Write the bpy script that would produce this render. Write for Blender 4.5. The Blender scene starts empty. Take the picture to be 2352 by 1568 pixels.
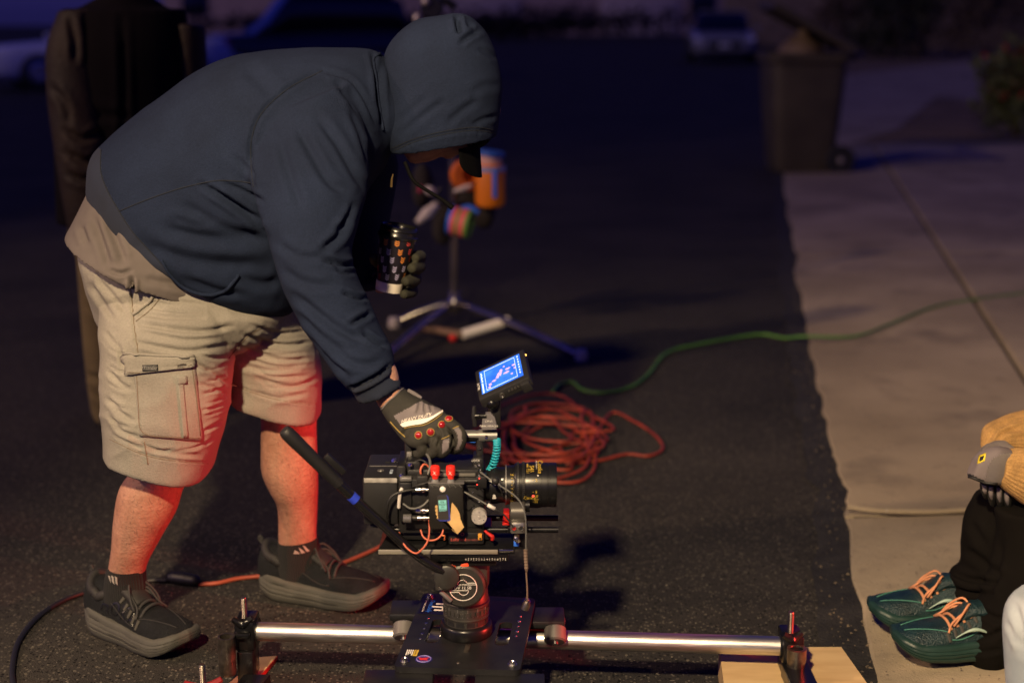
import bpy, bmesh, math, random
import numpy as np
from mathutils import Vector, Matrix
random.seed(7); np.random.seed(7)
rad = math.radians
scn = bpy.context.scene
COL = scn.collection

# ------------------------------------------------------------------ camera
CAM_H, PITCH, LENS = 1.38, rad(13.0), 50.0
cam_d = bpy.data.cameras.new('camera'); cam = bpy.data.objects.new('camera', cam_d); COL.objects.link(cam)
cam.location = (0, 0, CAM_H); cam.rotation_euler = (rad(90) - PITCH, 0, 0)
cam_d.lens = LENS; cam_d.sensor_width = 36.0; cam_d.clip_start = 0.05; cam_d.clip_end = 600
cam_d.dof.use_dof = True; cam_d.dof.focus_distance = 2.86; cam_d.dof.aperture_fstop = 1.9
scn.camera = cam

# ------------------------------------------------------------------ sky (night, deep blue) and lights
wd = bpy.data.worlds.new('World'); scn.world = wd; wd.use_nodes = True
nt = wd.node_tree; nt.nodes.clear()
sky = nt.nodes.new('ShaderNodeTexSky'); sky.sky_type = 'NISHITA'; sky.sun_disc = False
sky.sun_elevation = rad(27); sky.sun_rotation = rad(-122)
tint = nt.nodes.new('ShaderNodeMix'); tint.data_type = 'RGBA'; tint.blend_type = 'MULTIPLY'; tint.inputs[0].default_value = 1.0
tint.inputs[7].default_value = (0.13, 0.11, 1.0, 1)      # the night sky over the set is a saturated blue
bg = nt.nodes.new('ShaderNodeBackground'); bg.inputs['Strength'].default_value = 0.034
wo = nt.nodes.new('ShaderNodeOutputWorld')
nt.links.new(sky.outputs[0], tint.inputs[6]); nt.links.new(tint.outputs[2], bg.inputs[0]); nt.links.new(bg.outputs[0], wo.inputs[0])

def light(name, kind, loc, target, energy, color, **kw):
    d = bpy.data.lights.new(name, kind); o = bpy.data.objects.new(name, d); COL.objects.link(o)
    o.location = loc; o.rotation_euler = (Vector(target) - Vector(loc)).to_track_quat('-Z', 'Y').to_euler()
    d.energy = energy; d.color = color
    for k, v in kw.items(): setattr(d, k, v)
    return o
# weak warm sun added from the left with no seen source, and the street lamp on that side whose shadows fall to the right
light('weak_sun', 'SUN', (-5.74, -3.6, 3.5), (0, 0, 0), 0.30, (1.0, 0.72, 0.52), angle=rad(1.0))
light('street_lamp_glow', 'SPOT', (-6.7, 1.35, 5.1), (0.8, 5.0, 0.0), 1150, (1.0, 0.64, 0.38), spot_size=rad(80), spot_blend=0.5, shadow_soft_size=0.12)
# film lamp high behind the photographer, lighting the near ground and the hooded man
light('set_lamp', 'SPOT', (-0.85, -0.6, 3.15), (0.55, 2.7, 0.0), 1300, (1.0, 0.74, 0.43), spot_size=rad(54), spot_blend=0.55, shadow_soft_size=0.10)
# red lamp low on the right, just out of frame
light('red_lamp', 'SPOT', (1.30, 2.50, 0.30), (-0.75, 3.0, 0.22), 175, (1.0, 0.045, 0.03), spot_size=rad(27), spot_blend=0.3, shadow_soft_size=0.03)
scn.view_settings.view_transform = 'Standard'; scn.view_settings.look = 'None'
scn.view_settings.exposure = 0.0; scn.view_settings.gamma = 1.0
scn.render.engine = 'CYCLES'
try:
    scn.cycles.use_denoising = True; scn.cycles.max_bounces = 6; scn.cycles.sample_clamp_indirect = 3.0
except Exception: pass

# ------------------------------------------------------------------ picture point -> place in the world
PF = 2352 * LENS / 36.0
cP, sP = math.cos(PITCH), math.sin(PITCH)
def _ray(x, y):
    u = (x - 1176) / PF; v = -(y - 784) / PF
    return np.array([u, cP + v * sP, -sP + v * cP])
def P(x, y, Y):
    d = _ray(x, y); return np.array([0, 0, CAM_H]) + d * (Y / d[1])
def G(x, y, z=0.0):
    d = _ray(x, y); return np.array([0, 0, CAM_H]) + d * ((z - CAM_H) / d[2])
def proj(v):
    v = np.asarray(v, float).reshape(-1, 3); z = v[:, 2] - CAM_H
    dep = v[:, 1] * cP - z * sP; up = v[:, 1] * sP + z * cP
    return np.stack([1176 + PF * v[:, 0] / dep, 784 - PF * up / dep], 1)

# ------------------------------------------------------------------ materials
MATS = {}
def mat(name, col, rough=0.6, metal=0.0, var=0.0, vscale=8.0, bump=0.0, bscale=60.0, spec=0.5, emit=None, estr=0.0,
        col2=None, speck=None, stretch=None, coat=0.0, sheen=0.0, grain=0.0, gscale=160.0, trans=0.0):
    if name in MATS: return MATS[name]
    m = bpy.data.materials.new(name); m.use_nodes = True; n = m.node_tree.nodes; L = m.node_tree.links
    b = n['Principled BSDF']; c = (*col, 1)
    b.inputs['Base Color'].default_value = c; b.inputs['Roughness'].default_value = rough; b.inputs['Metallic'].default_value = metal
    b.inputs['Specular IOR Level'].default_value = spec
    if coat: b.inputs['Coat Weight'].default_value = coat
    if sheen: b.inputs['Sheen Weight'].default_value = sheen; b.inputs['Sheen Roughness'].default_value = 0.6
    if trans: b.inputs['Transmission Weight'].default_value = trans
    if emit: b.inputs['Emission Color'].default_value = (*emit, 1); b.inputs['Emission Strength'].default_value = estr
    tc = n.new('ShaderNodeTexCoord'); src = tc.outputs['Object']
    if stretch:
        mp = n.new('ShaderNodeMapping'); mp.inputs['Scale'].default_value = stretch; L.new(src, mp.inputs[0]); src = mp.outputs[0]
    if var or col2:
        t = n.new('ShaderNodeTexNoise'); t.inputs['Scale'].default_value = vscale; t.inputs['Detail'].default_value = 5; L.new(src, t.inputs['Vector'])
        r = n.new('ShaderNodeValToRGB'); e = r.color_ramp.elements
        lo = col2 or tuple(x * (1 - var) for x in col); hi = col if col2 else tuple(min(1, x * (1 + var)) for x in col)
        e[0].position = 0.35; e[0].color = (*lo, 1); e[1].position = 0.65; e[1].color = (*hi, 1)
        L.new(t.outputs[0], r.inputs[0]); out = r.outputs[0]
        if speck:   # (colour, scale, threshold)
            t2 = n.new('ShaderNodeTexNoise'); t2.inputs['Scale'].default_value = speck[1]; t2.inputs['Detail'].default_value = 2; L.new(src, t2.inputs['Vector'])
            r2 = n.new('ShaderNodeValToRGB'); r2.color_ramp.elements[0].position = speck[2]; r2.color_ramp.elements[1].position = speck[2] + 0.06
            mx = n.new('ShaderNodeMix'); mx.data_type = 'RGBA'; mx.inputs[7].default_value = (*speck[0], 1)
            L.new(t2.outputs[0], r2.inputs[0]); L.new(r2.outputs[0], mx.inputs[0]); L.new(out, mx.inputs[6]); out = mx.outputs[2]
        if grain:
            tg = n.new('ShaderNodeTexNoise'); tg.inputs['Scale'].default_value = gscale; tg.inputs['Detail'].default_value = 3; L.new(src, tg.inputs['Vector'])
            mg = n.new('ShaderNodeMapRange'); mg.inputs[1].default_value = .3; mg.inputs[2].default_value = .7; mg.inputs[3].default_value = 1 - grain; mg.inputs[4].default_value = 1 + grain; L.new(tg.outputs[0], mg.inputs[0])
            vm = n.new('ShaderNodeVectorMath'); vm.operation = 'SCALE'; L.new(out, vm.inputs[0]); L.new(mg.outputs[0], vm.inputs['Scale']); out = vm.outputs[0]
        L.new(out, b.inputs['Base Color'])
        rr = n.new('ShaderNodeMapRange'); rr.inputs[3].default_value = max(0, rough - 0.08); rr.inputs[4].default_value = min(1, rough + 0.08)
        L.new(t.outputs[0], rr.inputs[0]); L.new(rr.outputs[0], b.inputs['Roughness'])
    if bump:
        tb = n.new('ShaderNodeTexNoise'); tb.inputs['Scale'].default_value = bscale; tb.inputs['Detail'].default_value = 4; L.new(src, tb.inputs['Vector'])
        bp = n.new('ShaderNodeBump'); bp.inputs['Strength'].default_value = bump; bp.inputs['Distance'].default_value = 0.01
        L.new(tb.outputs[0], bp.inputs['Height']); L.new(bp.outputs[0], b.inputs['Normal'])
    MATS[name] = m; return m
def band_mat(name, col, rough, axis_scale, strength, var=0.2):
    """cloth with fine parallel ribs (wave bump)"""
    m = mat(name, col, rough, var=var, vscale=12); n = m.node_tree.nodes; L = m.node_tree.links
    tc = n.new('ShaderNodeTexCoord'); mp = n.new('ShaderNodeMapping'); mp.inputs['Scale'].default_value = axis_scale
    w = n.new('ShaderNodeTexWave'); w.inputs['Scale'].default_value = 1.0; w.inputs['Distortion'].default_value = 0.6
    bp = n.new('ShaderNodeBump'); bp.inputs['Strength'].default_value = strength; bp.inputs['Distance'].default_value = 0.004
    L.new(tc.outputs['Object'], mp.inputs[0]); L.new(mp.outputs[0], w.inputs[0]); L.new(w.outputs[0], bp.inputs['Height'])
    L.new(bp.outputs[0], n['Principled BSDF'].inputs['Normal']); return m

# ------------------------------------------------------------------ objects
def tag(o, label=None, cat=None, group=None, kind=None):
    if label: o['label'] = label
    if cat: o['category'] = cat
    if group: o['group'] = group
    if kind: o['kind'] = kind
    return o
def thing(name, loc, label, cat, group=None):
    o = bpy.data.objects.new(name, None); COL.objects.link(o); o.location = loc; o.empty_display_size = 0.1
    bpy.context.view_layer.update()
    return tag(o, label, cat, group)
def root_of(o):
    p = Vector((0, 0, 0))
    while o is not None: p = p + o.location; o = o.parent
    return np.array(p)
def put(name, vf, m, parent=None, smooth=True, angle=35, mats=None, fmat=None, label=None, kind=None):
    """vf = (verts in world space, faces); the mesh is stored relative to the thing's base"""
    v, f = vf; v = np.asarray(v, float).reshape(-1, 3)
    base = root_of(parent) if parent is not None else v.mean(0) * 0
    me = bpy.data.meshes.new(name); me.from_pydata((v - base).tolist(), [], [list(map(int, q)) for q in f])
    me.materials.append(m)
    for x in (mats or []): me.materials.append(x)
    if fmat is not None: me.polygons.foreach_set('material_index', np.asarray(fmat, np.int32))
    if smooth:
        me.polygons.foreach_set('use_smooth', np.ones(len(me.polygons), bool))
        if angle and angle < 180:
            bm = bmesh.new(); bm.from_mesh(me); ca = rad(angle)
            for e in bm.edges:
                if len(e.link_faces) == 2 and e.calc_face_angle(0) > ca: e.smooth = False
            bm.to_mesh(me); bm.free()
    o = bpy.data.objects.new(name, me); COL.objects.link(o); o.parent = parent
    if label: o['label'] = label
    if kind: o['kind'] = kind
    return o

# ------------------------------------------------------------------ shapes (verts, faces) in world metres
def join(*parts):
    V, F, k = [], [], 0
    for v, f in parts:
        v = np.asarray(v, float).reshape(-1, 3); V.append(v); F += [[i + k for i in q] for q in f]; k += len(v)
    return np.concatenate(V), F
def basis(d):
    d = np.asarray(d, float); d = d / np.linalg.norm(d); a = np.array([0, 0, 1.0]) if abs(d[2]) < 0.9 else np.array([1.0, 0, 0])
    u = np.cross(a, d); u /= np.linalg.norm(u); return u, np.cross(d, u), d
def rings(R, closed_caps=True, loop=False):
    R = [np.asarray(r, float) for r in R]; n = len(R[0]); V = np.concatenate(R); F = []
    for i in range(len(R) - (0 if loop else 1)):
        a, b = i * n, ((i + 1) % len(R)) * n
        for j in range(n): F.append([a + j, a + (j + 1) % n, b + (j + 1) % n, b + j])
    if closed_caps and not loop:
        F.append(list(range(n))[::-1]); F.append(list(range((len(R) - 1) * n, len(R) * n)))
    return V, F
def cyl(a, b, r, r2=None, n=20, cap=True):
    a, b = np.asarray(a, float), np.asarray(b, float); u, v, d = basis(b - a); t = np.linspace(0, 2 * math.pi, n, endpoint=False)
    c = np.outer(np.cos(t), u) + np.outer(np.sin(t), v)
    return rings([a + c * r, b + c * (r if r2 is None else r2)], cap)
def lathe(a, d, prof, n=28):
    """profile [(distance along d, radius)...] round the axis a + t d"""
    a = np.asarray(a, float); u, v, d = basis(d); t = np.linspace(0, 2 * math.pi, n, endpoint=False)
    c = np.outer(np.cos(t), u) + np.outer(np.sin(t), v)
    return rings([a + d * s + c * max(r, 1e-5) for s, r in prof])
def smoothpath(pts, n=8):
    pts = np.asarray(pts, float)
    if len(pts) < 3: return pts
    q = np.vstack([2 * pts[0] - pts[1], pts, 2 * pts[-1] - pts[-2]]); out = []
    for i in range(1, len(q) - 2):
        p0, p1, p2, p3 = q[i - 1], q[i], q[i + 1], q[i + 2]
        for t in np.linspace(0, 1, n, endpoint=False):
            out.append(0.5 * ((2 * p1) + (-p0 + p2) * t + (2 * p0 - 5 * p1 + 4 * p2 - p3) * t * t + (-p0 + 3 * p1 - 3 * p2 + p3) * t ** 3))
    out.append(pts[-1]); return np.array(out)
def tube(pts, r, n=8, sm=8, cap=True):
    pts = smoothpath(pts, sm) if sm else np.asarray(pts, float)
    k = len(pts); r = np.interp(np.linspace(0, 1, k), np.linspace(0, 1, len(np.atleast_1d(r))), np.atleast_1d(r)) if np.ndim(r) else np.full(k, r)
    T = np.gradient(pts, axis=0); T /= np.linalg.norm(T, axis=1)[:, None] + 1e-12
    u, _, _ = basis(T[0]); t = np.linspace(0, 2 * math.pi, n, endpoint=False); R = []
    for i in range(k):
        u = u - T[i] * (u @ T[i]); u /= np.linalg.norm(u) + 1e-12; v = np.cross(T[i], u)
        R.append(pts[i] + r[i] * (np.outer(np.cos(t), u) + np.outer(np.sin(t), v)))
    return rings(R, cap)
def box(lo, hi, bev=0.0, M=None, seg=2):
    lo, hi = np.asarray(lo, float), np.asarray(hi, float); c = (lo + hi) / 2; s = np.abs(hi - lo)
    bm = bmesh.new(); bmesh.ops.create_cube(bm, size=1.0)
    for v in bm.verts: v.co = Vector((v.co.x * s[0], v.co.y * s[1], v.co.z * s[2]))
    if bev > 0:
        bmesh.ops.bevel(bm, geom=list(bm.edges), offset=min(bev, s.min() * 0.45), segments=seg, profile=0.5, affect='EDGES')
    V = np.array([v.co[:] for v in bm.verts]) ; bm.verts.index_update(); F = [[v.index for v in f.verts] for f in bm.faces]; bm.free()
    if M is not None: V = V @ np.asarray(M, float).T
    return V + c, F
def frame_box(o, u, v, w, bev=0.0):
    """box with corner o and edge vectors u, v, w"""
    o, u, v, w = (np.asarray(x, float) for x in (o, u, v, w)); L = [np.linalg.norm(x) for x in (u, v, w)]
    V, F = box((0, 0, 0), L, bev); A = np.stack([u / L[0], v / L[1], w / L[2]])
    return V @ A + o, (F if np.linalg.det(A) > 0 else [q[::-1] for q in F])
def prism(poly, d):
    """flat polygon (world points) given thickness vector d"""
    a = np.asarray(poly, float); d = np.asarray(d, float); n = len(a); V = np.vstack([a, a + d])
    F = [list(range(n))[::-1], list(range(n, 2 * n))] + [[i, (i + 1) % n, n + (i + 1) % n, n + i] for i in range(n)]
    return V, F
def ball(c, r, n=16, m=10):
    r = np.broadcast_to(np.asarray(r, float), 3); R = []
    for i in range(1, m):
        a = math.pi * i / m; t = np.linspace(0, 2 * math.pi, n, endpoint=False)
        R.append(np.stack([np.cos(t) * math.sin(a), np.sin(t) * math.sin(a), np.full(n, math.cos(a))], 1)[::-1])
    V, F = rings(R); return V * r + np.asarray(c, float), F
def torus(c, axis, R, r, n=24, m=8):
    u, v, d = basis(axis); out = []
    for t in np.linspace(0, 2 * math.pi, n, endpoint=False):
        e = u * math.cos(t) + v * math.sin(t); s = np.linspace(0, 2 * math.pi, m, endpoint=False)
        out.append(np.asarray(c) + e * R + r * (np.outer(np.cos(s), e) + np.outer(np.sin(s), d)))
    return rings(out, False, True)
def text(s, origin, ux, uz, size, depth=0.0004, shear=0.0, center=True, squeeze=1.0):
    """flat lettering as thin geometry on the plane spanned by ux (reading direction) and uz (letter up)"""
    cu = bpy.data.curves.new('lettering', 'FONT'); cu.body = s; cu.size = 1.0; cu.resolution_u = 2; cu.shear = shear
    ob = bpy.data.objects.new('lettering', cu); COL.objects.link(ob)
    me = bpy.data.meshes.new_from_object(ob.evaluated_get(bpy.context.evaluated_depsgraph_get()))
    V = np.array([v.co[:] for v in me.vertices]).reshape(-1, 3); F = [list(p.vertices) for p in me.polygons]
    bpy.data.objects.remove(ob); bpy.data.curves.remove(cu); bpy.data.meshes.remove(me)
    if center: V = V - (V.max(0) + V.min(0)) / 2
    ux = np.asarray(ux, float) / np.linalg.norm(ux); uz = np.asarray(uz, float) / np.linalg.norm(uz); w = np.cross(ux, uz)
    W = np.asarray(origin) + (V[:, :1] * size * squeeze) * ux + (V[:, 1:2] * size) * uz + depth * w
    return W, F
def sil(rows, n=28, power=2.0):
    """rows of (ax, ay, bx, by, Y, ry): two outline points in the picture at depth Y and the half depth ry"""
    R = []; t = np.linspace(0, 2 * math.pi, n, endpoint=False)
    c = np.sign(np.cos(t)) * np.abs(np.cos(t)) ** (2 / power); s = np.sign(np.sin(t)) * np.abs(np.sin(t)) ** (2 / power)
    for (ax, ay, bx, by, Y, ry) in rows:
        a, b = P(ax, ay, Y), P(bx, by, Y); R.append((a + b) / 2 + np.outer(c, (b - a) / 2) + np.outer(s, [0, ry, 0]))
    return rings(R)
def dens(rows, k=4):
    rows = np.asarray(rows, float); return [tuple(r) for r in smoothpath(rows, k)]
def remesh(parts, voxel, smooth=4, fac=0.5):
    v, f = join(*parts); me = bpy.data.meshes.new('tmp'); me.from_pydata(v.tolist(), [], [list(map(int, q)) for q in f])
    bm = bmesh.new(); bm.from_mesh(me); bmesh.ops.recalc_face_normals(bm, faces=bm.faces); bm.to_mesh(me); bm.free()
    o = bpy.data.objects.new('tmp', me); COL.objects.link(o)
    r = o.modifiers.new('r', 'REMESH'); r.mode = 'VOXEL'; r.voxel_size = voxel; r.adaptivity = 0
    if smooth:
        s = o.modifiers.new('s', 'SMOOTH'); s.iterations = smooth; s.factor = fac
    e = o.evaluated_get(bpy.context.evaluated_depsgraph_get()); m2 = e.to_mesh()
    V = np.empty(len(m2.vertices) * 3); m2.vertices.foreach_get('co', V); V = V.reshape(-1, 3).copy()
    F = np.empty(len(m2.loops), np.int32); m2.loops.foreach_get('vertex_index', F)
    ls = np.empty(len(m2.polygons), np.int32); m2.polygons.foreach_get('loop_start', ls); lt = np.empty(len(m2.polygons), np.int32); m2.polygons.foreach_get('loop_total', lt)
    F = [F[a:a + b].tolist() for a, b in zip(ls, lt)]
    e.to_mesh_clear(); bpy.data.objects.remove(o); bpy.data.meshes.remove(me)
    return V, F
def normals(V, F):
    Q = np.array([(list(q) + [q[-1]])[:4] for q in F]); N = np.zeros_like(V)
    fn = np.cross(V[Q[:, 2]] - V[Q[:, 0]], V[Q[:, 3]] - V[Q[:, 1]])
    for k in range(4): np.add.at(N, Q[:, k], fn)
    return N / (np.linalg.norm(N, axis=1)[:, None] + 1e-12)
def seg_dist(p, line):
    """distance (and side, position 0..1) of 2-D points to a polyline"""
    line = smoothpath(np.asarray(line, float), 4); best = np.full(len(p), 1e9); side = np.zeros(len(p)); pos = np.zeros(len(p)); n = len(line) - 1
    for i in range(n):
        a, b = line[i], line[i + 1]; ab = b - a; L2 = ab @ ab + 1e-9; t = np.clip((p - a) @ ab / L2, 0, 1); q = p - a - t[:, None] * ab
        d = np.hypot(q[:, 0], q[:, 1]); m = d < best; best[m] = d[m]; side[m] = (ab[0] * q[:, 1] - ab[1] * q[:, 0])[m]; pos[m] = ((i + t) / n)[m]
    return best, np.sign(side), pos
def folds(V, F, lines, front=True):
    """press soft creases and ridges into cloth: lines of (points in the picture, width px, depth m)"""
    N = normals(V, F); p = proj(V); view = np.array([0, 0, CAM_H]) - V; view /= np.linalg.norm(view, axis=1)[:, None]
    fw = np.clip(((N * view).sum(1) + 0.1) / 0.4, 0, 1) if front else np.ones(len(V)); D = np.zeros(len(V))
    for ln, w, d in lines:
        ln = np.asarray(ln, float); lo, hi = ln.min(0) - 4 * w, ln.max(0) + 4 * w
        k = np.where((p[:, 0] > lo[0]) & (p[:, 0] < hi[0]) & (p[:, 1] > lo[1]) & (p[:, 1] < hi[1]))[0]
        if not len(k): continue
        di, sd, ps = seg_dist(p[k], ln); tap = np.clip(np.minimum(ps, 1 - ps) * 5 + 0.25, 0, 1)
        g = np.exp(-(di / w) ** 2) - 0.55 * np.exp(-((di - 1.9 * w) / (1.1 * w)) ** 2)
        D[k] -= d * g * tap * fw[k]
    return V + N * D[:, None], F
def vnoise(V, scale, seed=0):
    """smooth value noise on points, -1..1"""
    rng = np.random.RandomState(seed); T = rng.rand(32, 32, 32) * 2 - 1; q = V * scale + 100.3; i = np.floor(q).astype(int); fr = q - i; fr = fr * fr * (3 - 2 * fr); out = 0
    for a in (0, 1):
        for b in (0, 1):
            for c in (0, 1):
                w = (fr[:, 0] if a else 1 - fr[:, 0]) * (fr[:, 1] if b else 1 - fr[:, 1]) * (fr[:, 2] if c else 1 - fr[:, 2])
                out = out + w * T[(i[:, 0] + a) % 32, (i[:, 1] + b) % 32, (i[:, 2] + c) % 32]
    return out
def inpoly(p, poly):
    poly = np.asarray(poly, float); n = len(poly); c = np.zeros(len(p), bool); j = n - 1
    for i in range(n):
        a, b = poly[i], poly[j]
        c ^= ((a[1] > p[:, 1]) != (b[1] > p[:, 1])) & (p[:, 0] < (b[0] - a[0]) * (p[:, 1] - a[1]) / (b[1] - a[1] + 1e-12) + a[0]); j = i
    return c
def fcent(V, F): return np.array([V[q].mean(0) for q in F])
# ================================================================== the setting
def tile_noise_mat(name, lo, hi, speck, rough, bump, stain=None):
    """asphalt / concrete: mottled colour, stone specks of two sizes, fine relief"""
    m = bpy.data.materials.new(name); m.use_nodes = True; n = m.node_tree.nodes; L = m.node_tree.links; b = n['Principled BSDF']
    tc = n.new('ShaderNodeTexCoord'); src = tc.outputs['Object']
    def noise(s, d=4):
        t = n.new('ShaderNodeTexNoise'); t.inputs['Scale'].default_value = s; t.inputs['Detail'].default_value = d; L.new(src, t.inputs['Vector']); return t.outputs[0]
    def ramp(x, p0, p1, c0, c1):
        r = n.new('ShaderNodeValToRGB'); e = r.color_ramp.elements; e[0].position = p0; e[1].position = p1; e[0].color = (*c0, 1); e[1].color = (*c1, 1); L.new(x, r.inputs[0]); return r.outputs[0]
    def mix(f, a, c):
        x = n.new('ShaderNodeMix'); x.data_type = 'RGBA'; L.new(f, x.inputs[0]); L.new(a, x.inputs[6])
        if isinstance(c, tuple): x.inputs[7].default_value = (*c, 1)
        else: L.new(c, x.inputs[7])
        return x.outputs[2]
    c = ramp(noise(1.3, 6), 0.35, 0.68, lo, hi)
    if stain: c = mix(ramp(noise(3.1, 8), 0.56, 0.72, (0, 0, 0), (.75, .75, .75)), c, stain); c = mix(ramp(noise(14, 6), 0.60, 0.75, (0, 0, 0), (.5, .5, .5)), c, stain)
    for (col, sc, th, wd_) in speck:
        v = n.new('ShaderNodeTexVoronoi'); v.inputs['Scale'].default_value = sc; v.inputs['Randomness'].default_value = 1.0; L.new(src, v.inputs['Vector'])
        sep = n.new('ShaderNodeSeparateColor'); L.new(v.outputs['Color'], sep.inputs[0])
        pick = ramp(sep.outputs[0], th, th + 0.02, (0, 0, 0), (1, 1, 1)); near = ramp(v.outputs['Distance'], wd_, wd_ + 0.12, (1, 1, 1), (0, 0, 0))
        mu = n.new('ShaderNodeMath'); mu.operation = 'MULTIPLY'; L.new(pick, mu.inputs[0]); L.new(near, mu.inputs[1])
        c = mix(mu.outputs[0], c, col)
    L.new(c, b.inputs['Base Color']); b.inputs['Roughness'].default_value = rough; b.inputs['Specular IOR Level'].default_value = 0.12
    h = n.new('ShaderNodeMath'); h.operation = 'ADD'; L.new(noise(260, 3), h.inputs[0]); L.new(noise(35, 5), h.inputs[1])
    bp = n.new('ShaderNodeBump'); bp.inputs['Strength'].default_value = bump; bp.inputs['Distance'].default_value = 0.006
    L.new(h.outputs[0], bp.inputs['Height']); L.new(bp.outputs[0], b.inputs['Normal']); MATS[name] = m; return m
ASPH = tile_noise_mat('asphalt', (0.026, 0.025, 0.025), (0.048, 0.044, 0.040),
                      [((0.12, 0.108, 0.09), 130, 0.68, 0.30), ((0.145, 0.13, 0.105), 70, 0.87, 0.18), ((0.008, 0.008, 0.008), 110, 0.72, 0.3)], 0.85, 0.9)
CONC = tile_noise_mat('concrete', (0.27, 0.22, 0.155), (0.43, 0.355, 0.25), [((0.14, 0.12, 0.10), 120, 0.90, 0.15), ((0.40, 0.37, 0.33), 90, 0.92, 0.12), ((0.11, 0.095, 0.08), 9, 0.93, 0.05)], 0.9, 0.45, (0.17, 0.14, 0.11))
GRAV = tile_noise_mat('gravel_dirt', (0.16, 0.115, 0.06), (0.30, 0.22, 0.12), [((0.36, 0.28, 0.17), 30, 0.6, 0.2), ((0.08, 0.06, 0.04), 22, 0.7, 0.2)], 0.95, 1.0)

def sheet(name, poly, z, m, kind='structure'):
    v = [(x, y, z) for x, y in poly]; o = put(name, (v, [list(range(len(v)))]), m, smooth=False); return tag(o, kind=kind)
sheet('road', [(-80, -15), (80, -15), (80, 160), (-80, 160)], 0.0, ASPH)
# driveway: slabs with an uneven edge against the asphalt
_er = np.random.RandomState(4).randn(4000)
def EN(y): return sum(a * np.interp((y + 6) * k, np.arange(4000), _er) for a, k in ((.008, 1.7), (.005, 6), (.0035, 21)))
def edge_x(y): return 0.78 + (y - 2.85) * 0.155 + (0.0011 * (y - 2.85) ** 2) + EN(y)
def joint_x(y): return 0.96 + 0.188 * y
DW = tag(put('driveway', ([(edge_x(y) + 0.03, y, 0.006) for y in np.linspace(-4, 15.2, 60)] + [(13, 18.5, 0.006), (13, -4, 0.006)], [list(range(62))]), mat('joint_dirt', (0.07, 0.055, 0.04), 0.95), smooth=False), kind='structure')
def slab(ys, left, right, z):
    g = 0.011; V, F = [], []; n = len(ys)
    ys = np.array(ys); ys = ys.copy(); 
    for i, y in enumerate(ys):
        yy = y + (g if i == 0 else -g if i == n - 1 else 0); l, r = left(yy), right(yy)
        V += [(l, yy, 0.0), (l + 0.012, yy, .009 if z < .03 else z), (r, yy, z + 0.012), (r, yy, 0.0)]
    for i in range(n - 1):
        a, b = 4 * i, 4 * i + 4
        for k in range(3): F.append([a + k, a + k + 1, b + k + 1, b + k])
    F.append([3, 2, 1, 0]); F.append([4 * n - 4, 4 * n - 3, 4 * n - 2, 4 * n - 1])
    return [np.array(V), [q[::-1] for q in F]]
def curvej(y0):  # transverse joints bow a little
    return y0
for (a, b) in ((-4, 3.76), (3.76, 8.1), (8.1, 15.1)):
    ys = np.linspace(a, b, 90)
    put('slab', slab(ys, edge_x, lambda y: joint_x(y) - 0.016, 0.022), CONC, DW, angle=30)
    put('slab', slab(ys, lambda y: joint_x(y) + 0.014, lambda y: 12.0, 0.034), CONC, DW, angle=30)
# tooled lip of the near transverse joint
put('joint_lip', tube([(edge_x(3.78) + .02, 3.80, .024), (1.02, 3.765, .026), (1.15, 3.75, .028), (1.27, 3.76, .030), (1.5, 3.79, .034), (1.66, 3.8, .036)], .008, 8), CONC, DW)
# dark sealant band and crumbs along the gutter
ys = np.linspace(-4, 15, 160); sw = .075 + .03 * np.random.RandomState(2).rand(160)
tag(put('gutter_band', ([(edge_x(y) - w_, y, .004) for y, w_ in zip(ys, sw)] + [(edge_x(y) + .006, y, .004) for y in ys], [[i, i + 1, 161 + i, 160 + i][::-1] for i in range(159)]), mat('sealant', (.013, .012, .012), .9, bump=.9, bscale=90, var=.5, vscale=14), smooth=False), kind='structure')
def crumbs(n, seed, fx, ylo, yhi, smin, smax, z):
    rng = np.random.RandomState(seed); V, F = [], []
    for k in range(n):
        y = ylo + (yhi - ylo) * rng.rand() ** 1.6; c = np.array([fx(y, rng), y, z]); s = rng.uniform(smin, smax); q = np.array([[1, 0, 0], [-.5, .9, 0], [-.6, -.8, 0], [.1, .1, .9]]) * rng.uniform(.5, 1.2, (4, 3)) * s; a = rng.rand() * 6.3
        R_ = np.array([[math.cos(a), -math.sin(a), 0], [math.sin(a), math.cos(a), 0], [0, 0, 1]]); b = len(V); V += list(q @ R_.T + c); F += [[b, b + 1, b + 3], [b + 1, b + 2, b + 3], [b + 2, b, b + 3]]
    return V, F
tag(put('gutter_grit', crumbs(520, 3, lambda y, r: edge_x(y) - abs(r.randn()) * .07 + .01, 2.3, 9, .0015, .006, .0045), mat('tan_grit', (.11, .085, .06), .9, var=.4, vscale=50), smooth=False), 'tan grit and crumbs along the driveway edge', 'grit', kind='stuff')
tag(put('driveway_grit', crumbs(700, 5, lambda y, r: edge_x(y) + abs(r.randn()) * .35 + .02, 2.3, 8, .0012, .004, .024), mat('dark_grit', (.10, .08, .06), .9), smooth=False), 'scattered dark grit lying on the concrete driveway', 'grit', kind='stuff')
tag(put('road_gravel', crumbs(1600, 6, lambda y, r: r.uniform(-1.3, .8), 2.3, 6, .0012, .0038, .0005), mat('grey_grit', (.11, .10, .085), .9, var=.4, vscale=60), smooth=False), 'loose grey stone chips on the near asphalt', 'gravel', kind='stuff')
# yard beyond the driveway
sheet('gravel_yard', [(3.0, 15.25), (4.6, 15.55), (13, 19), (60, 18.4), (60, 120), (11, 60), (5.0, 26)], 0.004, GRAV)
sheet('pavement', [tuple(G(x, y)[:2]) for x, y in [(1905, 178), (1990, 168), (2235, 140), (2600, 118), (2600, 190), (2225, 232), (2150, 225), (2060, 300), (1930, 340), (1900, 300)]], 0.012, CONC)

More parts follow.
